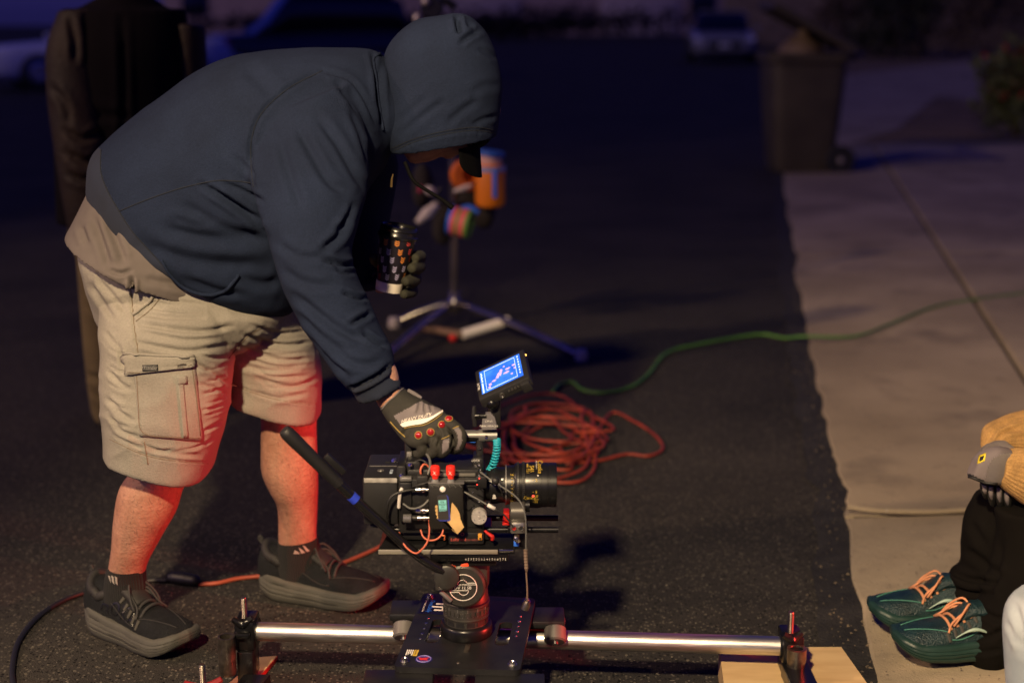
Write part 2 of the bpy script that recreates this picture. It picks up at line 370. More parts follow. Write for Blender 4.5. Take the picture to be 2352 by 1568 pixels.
LEAF = {}
def leafmat(k, c):
    if k not in LEAF: LEAF[k] = mat('leaves_' + k, c, 0.65, var=0.45, vscale=3.0, spec=0.3)
    return LEAF[k]
def leaves(c, r, n, s, seed, keep=0.35):
    rng = np.random.RandomState(seed); c, r = np.asarray(c, float), np.asarray(r, float)
    cl = rng.randn(40, 3); cl /= np.linalg.norm(cl, axis=1)[:, None]; cl *= rng.uniform(keep, 1.0, (40, 1))
    k = rng.randint(0, 40, n); p = (cl[k] + rng.randn(n, 3) * 0.17) * r + c; p[:, 2] = np.maximum(p[:, 2], 0.03)
    a = rng.randn(n, 3); a /= np.linalg.norm(a, axis=1)[:, None]; b = np.cross(a, rng.randn(n, 3)); b /= np.linalg.norm(b, axis=1)[:, None]
    a *= s * rng.uniform(.6, 1.3, (n, 1)); b *= 0.5 * s * rng.uniform(.6, 1.3, (n, 1))
    V = np.stack([p - a, p + b, p + a, p - b], 1).reshape(-1, 3); return V, np.arange(4 * n).reshape(-1, 4).tolist()
BARK = mat('bark', (0.22, 0.15, 0.085), 0.9, var=0.4, vscale=9, bump=0.6, bscale=30)
def tree(name, base, h, cr, lift, n, s, seed, leaf, label, trunk_r=0.16, lean=(0, 0)):
    t = thing(name, base, label, 'tree' if 'tree' in name else 'shrub'); b = np.asarray(base, float); top = b + [lean[0], lean[1], h]
    stems = [tube([b, b + [lean[0] * .4, lean[1] * .4, h * .4], top], [trunk_r, trunk_r * .8, trunk_r * .35], 10, 5)]
    rng = random.Random(seed)
    for k in range(5):
        q = b + [lean[0] * .5, lean[1] * .5, h * (.5 + .08 * k)]; a = k * 2.4
        stems.append(tube([q, q + [cr[0] * .4 * math.cos(a), cr[1] * .4 * math.sin(a), h * .15], q + [cr[0] * .7 * math.cos(a), cr[1] * .7 * math.sin(a), h * .2 + .2]], [trunk_r * .4, trunk_r * .2, .02], 6, 4))
    put('trunk', join(*stems), BARK, t, angle=180)
    put('crown', leaves(b + [lean[0], lean[1], lift], cr, n, s, seed), leaf, t, smooth=False)
    return t
g = lambda x, y: tuple(G(x, y))
sb = tree('round_shrub', g(2330, 312), 0.5, (0.62, 0.55, 0.52), 0.56, 2600, 0.055, 3, leafmat('olive', (0.10, 0.12, 0.035)), 'round shrub with dark red blossoms beside the driveway, cut by the right frame edge', 0.04)
put('foliage', leaves(np.array(g(2340, 312)) + [0, -.15, .72], (.42, .4, .3), 500, .05, 8), mat('red_foliage', (0.45, 0.02, 0.01), 0.6, var=.4), sb, smooth=False)  # dark red leaf cluster on the near upper side of the shrub
tree('street_tree', g(2105, 118), 6.5, (3.0, 2.6, 2.2), 6.3, 2500, 0.2, 11, leafmat('dark', (0.045, 0.05, 0.02)), 'tan-trunked tree standing past the bin at the top right', 0.22, (.9, 0))
for i, (x, y, r, lab) in enumerate([(1990, 128, 1.7, 'dark low bush just behind the bin lid'), (2060, 134, 1.9, 'brownish bush left of the tan tree trunk'), (2195, 122, 2.3, 'large dark bush right of the tan tree trunk'), (2330, 112, 3.2, 'tall dark green bush in the top right corner')]):
    tree('yard_bush', g(x, y), r * .7, (r, r * .8, r * .75), r * .7, 1500, 0.13, 20 + i, leafmat('dark' if i % 2 else 'brown', (0.045, 0.05, 0.02) if i % 2 else (0.10, 0.07, 0.035)), lab, 0.06)
tag(put('yard_wall', box((9, 62, 0), (44, 62.3, 2.2), .02), mat('block_wall', (0.20, 0.15, 0.10), 0.9, var=.2, vscale=2, bump=.5, bscale=8)), 'long block wall behind the yard bushes at the far right', 'wall')

# far house closing the street, only its lower wall is in view
hs = thing('house', (-2, 92, 0), 'pale stucco house closing the far end of the street', 'house')
STUC = mat('stucco', (0.50, 0.36, 0.29), 0.9, var=.12, vscale=1.5, bump=.3, bscale=20)
put('wall', join(box((-22, 92, 0), (14, 102, 5.2), .03)), STUC, hs)
put('roof', prism([(-23, 91.2, 5.2), (15, 91.2, 5.2), (11, 97, 7.6), (-19, 97, 7.6)], (0, 0, .25)), mat('roof_tile', (0.16, 0.08, 0.05), .8, var=.3, vscale=4), hs)
for x in (-12.5, -4.5, 5.5):
    gd = put('garage_door', box((x, 91.9, 0.02), (x + 5, 91.99, 2.3), .02), mat('door_paint', (0.55, 0.45, 0.40), .6, var=.08), hs)
    for k in range(4): put('door_panel', box((x + .15, 91.86, .1 + k * .55), (x + 4.85, 91.899, .56 + k * .55), .01), MATS['door_paint'], gd)
for x in (-20, 12): put('window', box((x - .8, 91.9, 1.2), (x + .8, 91.99, 2.6), .02), mat('dark_glass', (0.01, 0.012, 0.02), .1), hs)
hd = thing('hedge', (-3, 72, 0), 'long dark hedge across the far end of the street', 'hedge')
put('crown', leaves((-3, 72, .8), (14, .9, .95), 5200, .22, 31, .1), leafmat('hedge', (0.03, 0.022, 0.03)), hd, smooth=False)

# ------------------------------------------------------------------ parked cars
RUB = mat('rubber', (0.012, 0.012, 0.012), 0.75); GLASS = mat('car_glass', (0.004, 0.005, 0.008), 0.05, spec=.8); CHR = mat('chrome', (0.6, 0.6, 0.62), 0.18, 1.0)
def car(name, pos, yaw, paint, label, roof=1.42, length=4.5, boxy=False, lamp=(0.7, 0.7, 0.7)):
    t = thing(name, (pos[0], pos[1], 0), label, 'car', 'cars parked along the street'); cy_, sy_ = math.cos(yaw), math.sin(yaw)
    A = np.array([[cy_, sy_, 0], [-sy_, cy_, 0], [0, 0, 1]]); W = lambda vf: (np.asarray(vf[0]) @ A + [pos[0], pos[1], 0], vf[1])
    h = length / 2; th = np.linspace(0, 2 * math.pi, 32, endpoint=False)
    def sec(s, w, z0, z1, p=5):
        c, q = np.cos(th), np.sin(th); return np.stack([np.full(32, s), w * np.sign(c) * np.abs(c) ** (2 / p), (z0 + z1) / 2 + (z1 - z0) / 2 * np.sign(q) * np.abs(q) ** (2 / p)], 1)
    hood = .98 if boxy else .86
    body = rings([sec(h * a, w, z0, z1) for a, w, z0, z1 in [(1.0, .55, .36, .60), (.985, .74, .28, .68), (.93, .84, .22, .78), (.75, .89, .18, hood - .04), (.4, .9, .17, hood + .02), (0, .9, .17, hood + .05), (-.5, .9, .17, hood + .08), (-.8, .88, .2, hood + .09), (-.95, .84, .26, hood + .05), (-1.0, .74, .34, .84)]])
    put('body', W(body), paint, t, angle=50)
    r0, r1 = (-.96, -.9) if boxy else (-.82, -.5)
    cab = rings([sec(h * a, w, hood - .05, z, 6) for a, w, z in [(.42, .70, hood + .02), (.30, .74, hood + .22), (.12, .72, roof - .03), (-.1, .70, roof), (r1 + .12, .68, roof - .02), (r1, .70, roof - .1), (r0, .72, hood + .1)]])
    put('windows', W(cab), GLASS, t, angle=50)
    put('roof', W(rings([sec(h * a, w, roof - .07, roof + .025, 4) for a, w in [(.10, .60), (0, .66), (-.2, .67), (r1 + .08, .62)]])), paint, t)
    for sx in (1, -1):
        for a in (.6, -.62):
            c = np.array([h * a, sx * .80, .33]); wh = put('wheel', W(lathe(c - [0, sx * .02, 0], (0, sx, 0), [(0, .18), (.01, .31), (.04, .33), (.15, .33), (.18, .31), (.185, .22), (.16, .21), (.16, .02)], 24)), RUB, t)
            put('rim', W(lathe(c + [0, sx * .135, 0], (0, sx, 0), [(0, .2), (.015, .2), (.02, .16), (.012, .05), (.03, .03), (.03, .0)], 16)), CHR, wh)
        put('headlight', W(box((h * .93, sx * .74 - .14, .60), (h * .985, sx * .74 + .1, .73), .03)), mat('lamp_glass', lamp, .15, spec=.8), t)
        put('tail_light', W(box((-h * .985, sx * .70 - .12, .72), (-h * .93, sx * .70 + .12, .86), .03)), mat('tail_lens', (.25, .01, .01), .2), t)
        put('mirror', W(box((h * .34, sx * .98 - .1, hood + .02), (h * .40, sx * .98 + .08, hood + .14), .03)), paint, t)
    put('grille', W(box((h * .96, -.48, .42), (h * 1.005, .48, .62), .03)), RUB, t); put('bumper', W(box((h * .96, -.66, .24), (h * 1.002, .66, .36), .04)), RUB, t)
    put('number_plate', W(box((h * 1.0, -.16, .45), (h * 1.012, .16, .55), .005)), mat('plate_white', (.6, .6, .58), .5), t)
    return t
WPAINT = mat('white_paint', (0.72, 0.72, 0.74), 0.25, coat=.5); DPAINT = mat('dark_paint', (0.012, 0.013, 0.02), 0.2, coat=.6)
c1 = G(300, 196); car('parked_car', (c1[0] - .2, 27.3), rad(207), WPAINT, 'white parked car at the far left behind the standing person')
car('parked_car', (-4.5, 30.5), rad(200), DPAINT, 'black parked car beyond the hooded man\'s back', 1.75, 4.7, True)
car('parked_car', (6.1, 42.5), rad(-95), mat('grey_paint', (.20, .20, .21), .3, coat=.4), 'small pale car facing us far down the street')
tag(DW, kind='structure')

# ------------------------------------------------------------------ wheeled bin with its lid half open
BINP = mat('brown_plastic', (0.050, 0.041, 0.022), 0.6, var=.2, vscale=3)
bp0 = np.array([2.56, 12.75, 0.0]); bn = thing('wheeled_bin', tuple(bp0), 'brown wheeled rubbish bin with its lid flipped half open', 'bin')
def rr(cx_, cy_, z, wx, wy, n=40, p=7):
    t = np.linspace(0, 2 * math.pi, n, endpoint=False); c, s = np.cos(t), np.sin(t)
    return np.stack([cx_ + wx * np.sign(c) * np.abs(c) ** (2 / p), cy_ + wy * np.sign(s) * np.abs(s) ** (2 / p), np.full(n, z)], 1)
bx, by = bp0[0], bp0[1]
put('body', rings([rr(bx, by, z, w, d) for z, w, d in [(.02, .25, .27), (.12, .27, .29), (.5, .305, .33), (.9, .335, .36), (.96, .335, .36), (.965, .37, .40), (1.04, .375, .41), (1.045, .34, .37), (.6, .29, .31), (.1, .25, .26)]]), BINP, bn)
ca, sa = math.cos(rad(152)), math.sin(rad(152)); hin = np.array([bx + .36, by, 1.06])
lid = put('lid', frame_box(hin + [0, -.41, 0], np.array([ca, 0, sa]) * .80, (0, .82, 0), np.array([-sa, 0, ca]) * -.05, .02), BINP, bn)
put('lid_rim', tube([hin + [0, -.4, 0], hin + np.array([ca, 0, sa]) * .78 + [0, -.4, 0], hin + np.array([ca, 0, sa]) * .78 + [0, .4, 0], hin + [0, .4, 0]], .025, 6, 0), BINP, lid)
for s in (-1, 1):
    w = put('wheel', lathe((bx + .30, by + s * .30, .13), (0, s, 0), [(-.03, .02), (-.03, .12), (.03, .13), (.04, .11), (.03, .05), (.05, .03), (.05, 0)], 20), RUB, bn)
    put('hub', ball((bx + .30, by + s * .355, .13), .03, 10, 6), mat('hub_grey', (.25, .22, .2), .5), w)
put('axle', cyl((bx + .30, by - .3, .13), (bx + .30, by + .3, .13), .015), CHR, bn)
put('handle', tube([(bx + .38, by - .25, 1.0), (bx + .46, by - .25, 1.02), (bx + .46, by + .25, 1.02), (bx + .38, by + .25, 1.0)], .018, 8, 3), BINP, bn)
tb = thing('rubbish_bag', (bx - .05, by, .6), 'tan rubbish bag poking out of the brown bin', 'bag')
v, f = ball((bx - .03, by - .1, .99), (.22, .22, .20), 22, 14); v = v + vnoise(v, 9, 4)[:, None] * .03; put('sack', (v, f), mat('tan_bag', (.15, .105, .05), .6, var=.2), tb); put('knot', ball((bx - .03, by - .1, 1.2), (.05, .04, .05), 8, 6), MATS['tan_bag'], tb)
# ================================================================== camera dolly, track, tripod head, cinema camera
BLK = mat('black_metal', (0.010, 0.010, 0.011), 0.42, 0.0, var=.25, vscale=30, spec=.5); BLKS = mat('black_anodised', (0.016, 0.016, 0.018), 0.30, 0.6, var=.2, vscale=25)
BLKP = mat('black_plastic', (0.012, 0.012, 0.013), 0.5, bump=.12, bscale=900); ALU = mat('aluminium', (0.66, 0.64, 0.60), 0.40, 1.0, var=.16, vscale=60, stretch=(.12, 3, 3), bump=.05, bscale=90)
STEEL = mat('steel', (0.55, 0.54, 0.52), 0.28, 1.0, var=.2, vscale=40); DSTEEL = mat('dark_steel', (0.16, 0.14, 0.12), 0.35, 0.9, var=.35, vscale=60)
SILV = mat('bright_silver', (0.85, 0.82, 0.78), 0.16, 1.0); REDM = mat('red_metal', (0.55, 0.02, 0.015), 0.35, 0.3); REDP = mat('red_plastic', (0.80, 0.03, 0.02), 0.35, spec=.5)
GREYM = mat('grey_metal', (0.20, 0.195, 0.19), 0.4, 0.5, var=.1); WHT = mat('print_white', (0.75, 0.73, 0.68), 0.6); YEL = mat('print_yellow', (0.55, 0.38, 0.05), 0.6)
BLUP = mat('print_blue', (0.03, 0.16, 0.75), 0.5); REDPR = mat('print_red', (0.55, 0.03, 0.03), 0.5); ORC = mat('orange_rubber', (0.55, 0.13, 0.07), 0.5); WOOD = mat('plywood', (0.62, 0.44, 0.22), 0.6, col2=(0.50, 0.33, 0.15), vscale=6, stretch=(1, 5, 1))
BRUB = mat('dark_cable', (0.014, 0.014, 0.014), 0.5); CLOTHB = mat('blue_tape', (0.02, 0.05, 0.55), 0.6)
X3, Y3, Z3 = np.eye(3)

# ---- pipe track
A0, A1 = np.array([-0.545, 2.765, 0.12]), np.array([0.56, 2.693, 0.12]); ax = (A1 - A0) / np.linalg.norm(A1 - A0)
tr = thing('dolly_track', (0.0, 2.6, 0), 'silver pipe track with black end clamps lying across the road', 'track')
put('rail', lathe(A0, ax, [(0, .0), (0, .0195), (1.108, .0195), (1.108, 0)], 32), ALU, tr)
B0, B1 = A0 + [-.0, -.42, 0], A1 + [.0, -.42, 0]
put('rail', lathe(B0, ax, [(0, .0), (0, .0195), (1.108, .0195), (1.108, 0)], 32), ALU, tr)
def bolt(a, r, h, parent, m=DSTEEL):
    prof = []; k = int(h / .0022)
    for i in range(k): prof += [(i * .0022, r), (i * .0022 + .0011, r * .86)]
    return put('threaded_rod', lathe(a, (0, 0, 1), [(0, 0)] + prof + [(h, r * .8), (h, 0)], 14), m, parent)
def knob2(c, parent, w=.028, m=None, name='wing_nut', yaw=0.0, tilt=.012):
    c = np.asarray(c); d = np.array([math.cos(yaw), math.sin(yaw), 0]) * w
    return put(name, tube([c - d + [0, 0, tilt], c - d * .5 + [0, 0, tilt * .4], c, c + d * .5 + [0, 0, tilt * .4], c + d + [0, 0, tilt]], [.006, .008, .011, .008, .006], 10, 4), m or BLK, parent)
for (e, s) in ((A0, -1), (A1, 1)):
    cl = put('end_clamp', join(box(e + [-.030 if s < 0 else -.012, -.034, -.03], e + [.012 if s < 0 else .030, .034, .034], .005), lathe(e + ax * (-.03 if s < 0 else -.014), ax, [(0, .02), (0, .029), (.044, .029), (.044, .02)], 24),
                              box(e + [-.026 if s < 0 else -.01, -.040, -.10], e + [.008 if s < 0 else .026, .030, -.03], .003)), BLKS, tr)
    put('clamp_jaw', box(e + [-.028 if s < 0 else -.006, -.05, .004], e + [.004 if s < 0 else .026, -.030, .016], .003), BLKS, cl)
    bolt(e + [-.012 if s < 0 else .006, -.008, .034], .0065, .045, cl)
    knob2(e + [-.012 if s < 0 else .006, -.03, .030], cl, .020, BLKS, 'wing_nut', 0.2)
# left end: cross member with socket tube, wing nut with red lamplight painted into its colour, second bolt
L1 = np.array([-.572, 2.62, 0.0])
put('cross_member', frame_box(L1 + [-.07, -.36, .03], np.array([.055, 0, 0]), np.array([.09, .44, 0]), (0, 0, .025), .003), BLKS, tr)
put('socket_tube', lathe((-.585, 2.70, .055), (0, 0, 1), [(0, 0), (0, .0165), (.006, .018), (.05, .018), (.075, .017), (.083, .0175), (.083, .0135), (.06, .0130), (.06, 0)], 24), DSTEEL, tr)
bolt((-.608, 2.575, .075), .0065, .062, tr, DSTEEL)
knob2((-.608, 2.575, .085), tr, .036, mat('red_lit_knob', (.22, .012, .015), .45), 'wing_nut', .25, .016)
put('washer', lathe((-.608, 2.575, .058), (0, 0, 1), [(0, 0), (0, .024), (.01, .024), (.012, .018), (.014, 0)], 20), BLK, tr)
# right end: black stand post with socket
put('socket_tube', lathe((.572, 2.645, .055), (0, 0, 1), [(0, 0), (0, .0165), (.05, .018), (.06, .0195), (.083, .0195), (.083, .0135), (.06, .0130), (.06, 0)], 24), DSTEEL, tr)
put('cross_member', box((.545, 2.2, .07), (.60, 2.66, .10), .003), BLKS, tr)
# wood under the track
wb = tag(put('wood_block', prism([(.44, 2.80, 0.002), (.70, 2.80, 0.002), (.725, 2.50, 0.002), (.415, 2.50, 0.002)], (0, 0, .066)), WOOD, smooth=False), 'pale plywood block under the right end of the pipe track', 'wood block')
WQ = [np.array([*G(x, y, .012)[:2], .002]) for x, y in ((596, 1508), (636, 1505), (520, 1640), (440, 1640))]
wl = tag(put('wood_wedge', prism(WQ, (0, 0, .010)), WOOD, smooth=False), 'thin pale wood strip with painted red-lit edge under the left end of the track', 'wood strip')
put('red_lit_edge', prism([WQ[1] + [.0004, 0, .0005], WQ[1] + [.002, 0, .0005], WQ[2] + [.002, 0, .0005], WQ[2] + [.0004, 0, .0005]], (0, 0, .009)), REDM, wl, smooth=False)  # red lamplight on the strip's edge, painted as a thin red piece

# ---- dolly
pz = 0.185
dl = thing('camera_dolly', (-.08, 2.62, 0), 'black plate dolly with roller wheels riding on the pipe track', 'dolly')
c4 = [np.array([-.187, 2.813]), np.array([.049, 2.785]), np.array([.015, 2.449]), np.array([-.222, 2.465])]
def pl(u, v, z=0.0):   # u 0..1 left-right, v 0..1 far-near on the plate
    a = c4[0] * (1 - u) + c4[1] * u; b = c4[3] * (1 - u) + c4[2] * u; q = a * (1 - v) + b * v; return np.array([q[0], q[1], pz + z])
def plate_mesh():
    n = 10; out = []
    for (u, v, a0) in ((0, 0, 90), (1, 0, 0), (1, 1, -90), (0, 1, 180)):
        r = .045; cu, cv = (r if u == 0 else 1 - r), (r * .7 if v == 0 else 1 - r * .7)
        for k in range(7):
            a = rad(a0 + 90 - k * 15); out.append((cu + r * math.cos(a), cv - r * .7 * math.sin(a)))
    slots = []
    for uc in (.225, .80):
        s = [];
        for (vc, a0) in ((.40, 0), (.66, 180)):
            for k in range(7): a = rad(a0 + k * 30); s.append((uc + .055 * math.cos(a), vc - .03 * math.sin(a)))
        slots.append(s)
    bm = bmesh.new(); lp = []
    for poly in [out] + slots:
        vs = [bm.verts.new(pl(u, v, 0)) for u, v in poly]; es = [bm.edges.new((vs[i], vs[(i + 1) % len(vs)])) for i in range(len(vs))]; lp += es
    bmesh.ops.triangle_fill(bm, use_beauty=True, edges=lp)
    bmesh.ops.recalc_face_normals(bm, faces=bm.faces)
    for f in bm.faces:
        if f.normal.z < 0: f.normal_flip()
    r = bmesh.ops.extrude_face_region(bm, geom=list(bm.faces)); vs = [x for x in r['geom'] if isinstance(x, bmesh.types.BMVert)]
    for v in vs: v.co.z -= .012
    bmesh.ops.recalc_face_normals(bm, faces=bm.faces); bm.verts.index_update()
    V = np.array([v.co[:] for v in bm.verts]); F = [[v.index for v in f.verts] for f in bm.faces]; bm.free(); return V, F
PLATE = mat('dolly_black', (0.018, 0.018, 0.02), 0.42, 0.35, var=.25, vscale=14, bump=.03, bscale=300)
put('deck_plate', plate_mesh(), PLATE, dl, angle=30)
ew = tube([pl(.02, 1.001, -.001), pl(.98, 1.001, -.001)], .0022, 6, 0)
for u in (.07, .93):
    for v in (.06, .93):
        b = put('bolt', join(lathe(pl(u, v), (0, 0, 1), [(0, 0), (0, .009), (.0015, .009), (.0015, .0065), (.006, .0062), (.0068, .004), (.0045, .0025), (.0045, 0)], 18)), STEEL, dl)
for u, vs in ((.125, (.36, .43, .50, .57, .64)), (.905, (.28, .35, .42, .49, .56))):
    for k, v in enumerate(vs):
        put('screw', lathe(pl(u, v), (0, 0, 1), [(-.001, 0), (-.001, .004 if k % 2 else .003), (.0006, .0036 if k % 2 else .0026), (.0002, .0015), (0, 0)], 14), STEEL, dl)
put('screw', lathe(pl(.5, .93), (0, 0, 1), [(0, 0), (0, .004), (.001, .0035), (.0004, 0)], 14), DSTEEL, dl)
put('index_notch', prism([pl(.515, .70, .0006), pl(.555, .70, .0006), pl(.555, .80, .0006), pl(.515, .80, .0006)], (0, 0, .0008)), DSTEEL, dl, smooth=False)
up_ = pl(.5, .2) - pl(.5, .8); rt_ = pl(.8, .5) - pl(.2, .5)
st = put('sticker', prism([pl(.02, .10, .0005), pl(.25, .10, .0005), pl(.25, .31, .0005), pl(.02, .31, .0005)][::-1], (0, 0, .0004)), mat('sticker_black', (.006, .006, .012), .3), dl, smooth=False)
put('lettering', text('Dana Dolly', pl(.105, .20, .0012), -up_, rt_, .0135, shear=.2), BLUP, st, smooth=False)
put('lettering', text('PORTABLE DOLLY SYSTEM', pl(.055, .20, .0012), -up_, rt_, .0048), WHT, st, smooth=False)
put('sticker_mark', join(prism([pl(.15, .15, .001), pl(.23, .15, .001), pl(.23, .165, .001), pl(.15, .165, .001)], (0, 0, .0004)), prism([pl(.15, .24, .001), pl(.23, .24, .001), pl(.23, .255, .001), pl(.15, .255, .001)], (0, 0, .0004)), prism([pl(.215, .15, .001), pl(.235, .15, .001), pl(.235, .25, .001), pl(.215, .25, .001)], (0, 0, .0004)), prism([pl(.12, .195, .001), pl(.215, .195, .001), pl(.215, .208, .001), pl(.12, .208, .001)], (0, 0, .0004))), WHT, st, smooth=False)
ys_ = put('sticker', prism([pl(.115, .79, .0005), pl(.15, .79, .0005), pl(.15, .865, .0005), pl(.115, .865, .0005)], (0, 0, .0004)), YEL, dl, smooth=False)
put('lettering', text('CAUTION', pl(.132, .8275, .0014), up_, -rt_, .0045), BLK, ys_, smooth=False)
put('warning_print', join(*[prism([pl(a, .79, .0005), pl(a + .009, .79, .0005), pl(a + .009, .86 - .01 * (k % 3), .0005), pl(a, .86 - .01 * (k % 3), .0005)], (0, 0, .0004)) for k, a in enumerate((.055, .07, .085, .1))]), WHT, dl, smooth=False)
rs = put('round_sticker', lathe(pl(.215, .90, .0003), (0, 0, 1), [(0, 0), (0, .0165), (.0005, .0165), (.0005, 0)], 32), mat('sticker_navy', (.02, .02, .14), .4), dl, smooth=False)
put('sticker_ring', torus(pl(.215, .90, .001), (0, 0, 1), .0135, .0009, 32, 6), mat('ring_violet', (.25, .2, .5), .5), rs)
put('sticker_mark', prism([pl(.215 + .05 * math.cos(a) * r_, .90 - .033 * math.sin(a) * r_, .0009) for r_, a in ((1, 2.7), (.35, 2.2), (.5, 1.2), (.95, .5), (.45, 0), (.9, -.6), (.4, -1.6), (.7, -2.4))], (0, 0, .0004)), REDPR, rs, smooth=False)
# wheel brackets: far pair beyond the rail, near pair in front
def bracket(u, v, w, d, out):
    c = pl(u, v, -.0125); b = put('wheel_bracket', join(box(c + [-w / 2, -d / 2, -.016], c + [w / 2, d / 2, 0], .003), box(c + [-w / 2, -d / 2 if out < 0 else d / 2 - .012, -.05], c + [w / 2, -d / 2 + .012 if out < 0 else d / 2, -.01], .003)), PLATE, dl)
    return b
for u, v, w, s in ((-.05, .13, .10, -1), (1.06, .15, .10, 1), (.05, 1.06, .13, -1), (.93, 1.07, .13, 1)):
    br = bracket(u, v, w, .075, 1 if v < .5 else -1)
URETH = mat('grey_urethane', (.10, .092, .09), .45, var=.15, vscale=18)
def railY(x): return A0[1] + (x - A0[0]) * (ax[1] / ax[0])
for x in (-.222, .088, ):
    for sy in (-1, 1):
        yr = railY(x); n = np.array([0, sy * .7, .714]); c = np.array([x, yr, .12]) + n * .042 + [0, 0, -.006]
        w = put('roller', lathe(c - np.array([0, .714 * sy, -.7]) * .016, (0, .714 * sy, -.7), [(0, 0), (0, .019), (.003, .0225), (.029, .0225), (.032, .019), (.032, 0)], 26), URETH, dl)
        put('axle_bolt', lathe(c - np.array([0, .714 * sy, -.7]) * .021, (0, .714 * sy, -.7), [(0, 0), (0, .006), (.042, .006), (.042, 0)], 12), STEEL, w)
for x in (-.25, .06):
    for sy in (-1, 1):
        c = np.array([x, railY(x) - .42 + sy * .03, .145]); put('roller', lathe(c - np.array([0, .714 * sy, -.7]) * .016, (0, .714 * sy, -.7), [(0, 0), (0, .022), (.032, .022), (.032, 0)], 26), URETH, dl)

# ---- fluid head
HY = 2.615; hc = P(1071, 1441, HY); HX = hc[0]
hd_ = thing('tripod_head', (HX, HY, pz), 'black fluid tripod head with long pan handle bolted to the dolly', 'tripod head')
HB = np.array([HX, HY, pz + .0005])
HM = mat('head_metal', (0.045, 0.043, 0.040), 0.42, .4, var=.2, vscale=30)
put('bowl_ring', lathe(HB, Z3, [(0, 0), (0, .050), (.004, .0515), (.020, .0515), (.024, .049), (.026, .046), (.026, 0)], 48), BLKS, hd_)
col = put('pan_base', lathe(HB + [0, 0, .026], Z3, [(0, 0), (0, .043), (.013, .0435), (.015, .0455), (.017, .0455), (.018, .044), (.040, .0445), (.042, .0465), (.046, .0465), (.048, .0445), (.074, .042), (.082, .036), (.082, 0)], 48), HM, hd_)
for k in range(6):
    a = rad(-160 + k * 28); d = np.array([math.cos(a), math.sin(a), 0]); t_ = np.array([-d[1], d[0], 0]); q = HB + d * .0425 + [0, 0, .029]
    put('bowl_slot', frame_box(q - t_ * .008, t_ * .016, d * .0012, (0, 0, .009)), BLK, col, smooth=False)
for k in range(14):
    a = rad(-175 + k * 13); d = np.array([math.cos(a), math.sin(a), 0]); t_ = np.array([-d[1], d[0], 0]); q = HB + d * .0442 + [0, 0, .050]
    put('scale_tick', frame_box(q - t_ * .0006, t_ * .0012, d * .0012, (0, 0, .016 if k % 2 else .009)), GREYM, col, smooth=False)
    put('grip_rib', frame_box(q - t_ * .0035 + [0, 0, .002], t_ * .007, d * .0016, (0, 0, .008)), HM, col)
hz = pz + .108
put('tilt_housing', join(box((HX - .045, HY - .040, hz - .004), (HX + .046, HY + .045, hz + .062), .012), box((HX - .05, HY - .045, hz + .055), (HX + .05, HY + .045, hz + .072), .004)), HM, hd_)
dc = P(1064, 1342, HY - .045); dsk = put('side_disc', lathe(dc, (0, -1, 0), [(-.01, 0), (-.01, .043), (.004, .044), (.010, .043), (.013, .039), (.0135, 0)], 48), HM, hd_)
df = dc + [0, -.0142, 0]
put('logo_ring', torus(df, (0, 1, 0), .0265, .0008, 48, 6), WHT, dsk)
def arc(c, r, a0, a1, n=10): return [c + np.array([math.cos(rad(a)) * r, -.0004, math.sin(rad(a)) * r]) for a in np.linspace(a0, a1, n)]
put('logo_mark', join(tube([df + [.0262, -.0004, .006], df + [-.011, -.0004, .006]], .0006, 5, 0), tube([df + [.0255, -.0004, .0095], df + [.0085, -.0004, .0095]] + arc(df + [-.001, 0, .006], .0095, 22, 180), .0006, 5, 0),
                      tube([df + [-.0262, -.0004, -.006], df + [.011, -.0004, -.006]], .0006, 5, 0), tube([df + [-.0255, -.0004, -.0095], df + [-.0085, -.0004, -.0095]] + arc(df + [.001, 0, -.006], .0095, 202, 360), .0006, 5, 0)), WHT, dsk)
put('lettering', text('DV 12 SB', df + [0, -.0005, 0], X3, Z3, .0085), WHT, dsk, smooth=False)
for z in (.019, -.019): put('screw', lathe(df + [0, 0, z], (0, -1, 0), [(0, 0), (0, .0022), (.0006, .002), (.0003, 0)], 10), DSTEEL, dsk)
br0 = P(1014, 1318, HY - .055)
ho = put('handle_bracket', join(box(br0 + [-.012, -.012, -.032], br0 + [.022, .012, .020], .007), lathe(br0 + [.01, -.0155, -.002], (0, 1, 0), [(0, 0), (0, .021), (.002, .024), (.030, .024), (.030, 0)], 24)), HM, hd_)
put('screw', lathe(br0 + [-.002, -.0125, -.024], (0, -1, 0), [(0, 0), (0, .0045), (.0015, .004), (.0008, 0)], 14), SILV, ho)
put('lever', tube([br0 + [-.002, -.004, -.034], br0 + [.010, -.006, -.044], br0 + [.018, -.006, -.052]], .0045, 8, 3), GREYM, ho)
on = P(1060, 1302, HY - .05); kn = put('tension_knob', join(*[frame_box(on + [math.cos(rad(a)) * .003 - .003, -.006, math.sin(rad(a)) * .003 - .003], np.array([math.cos(rad(a)), 0, math.sin(rad(a))]) * .017, (0, .012, 0), np.array([-math.sin(rad(a)), 0, math.cos(rad(a))]) * .010, .003) for a in (20, 140, 215, 320)]), mat('orange_knob', (.75, .09, .03), .4), hd_)
put('screw', lathe(on + [0, -.007, 0], (0, -1, 0), [(0, 0), (0, .0035), (.001, .003), (.0004, 0)], 12), SILV, kn)
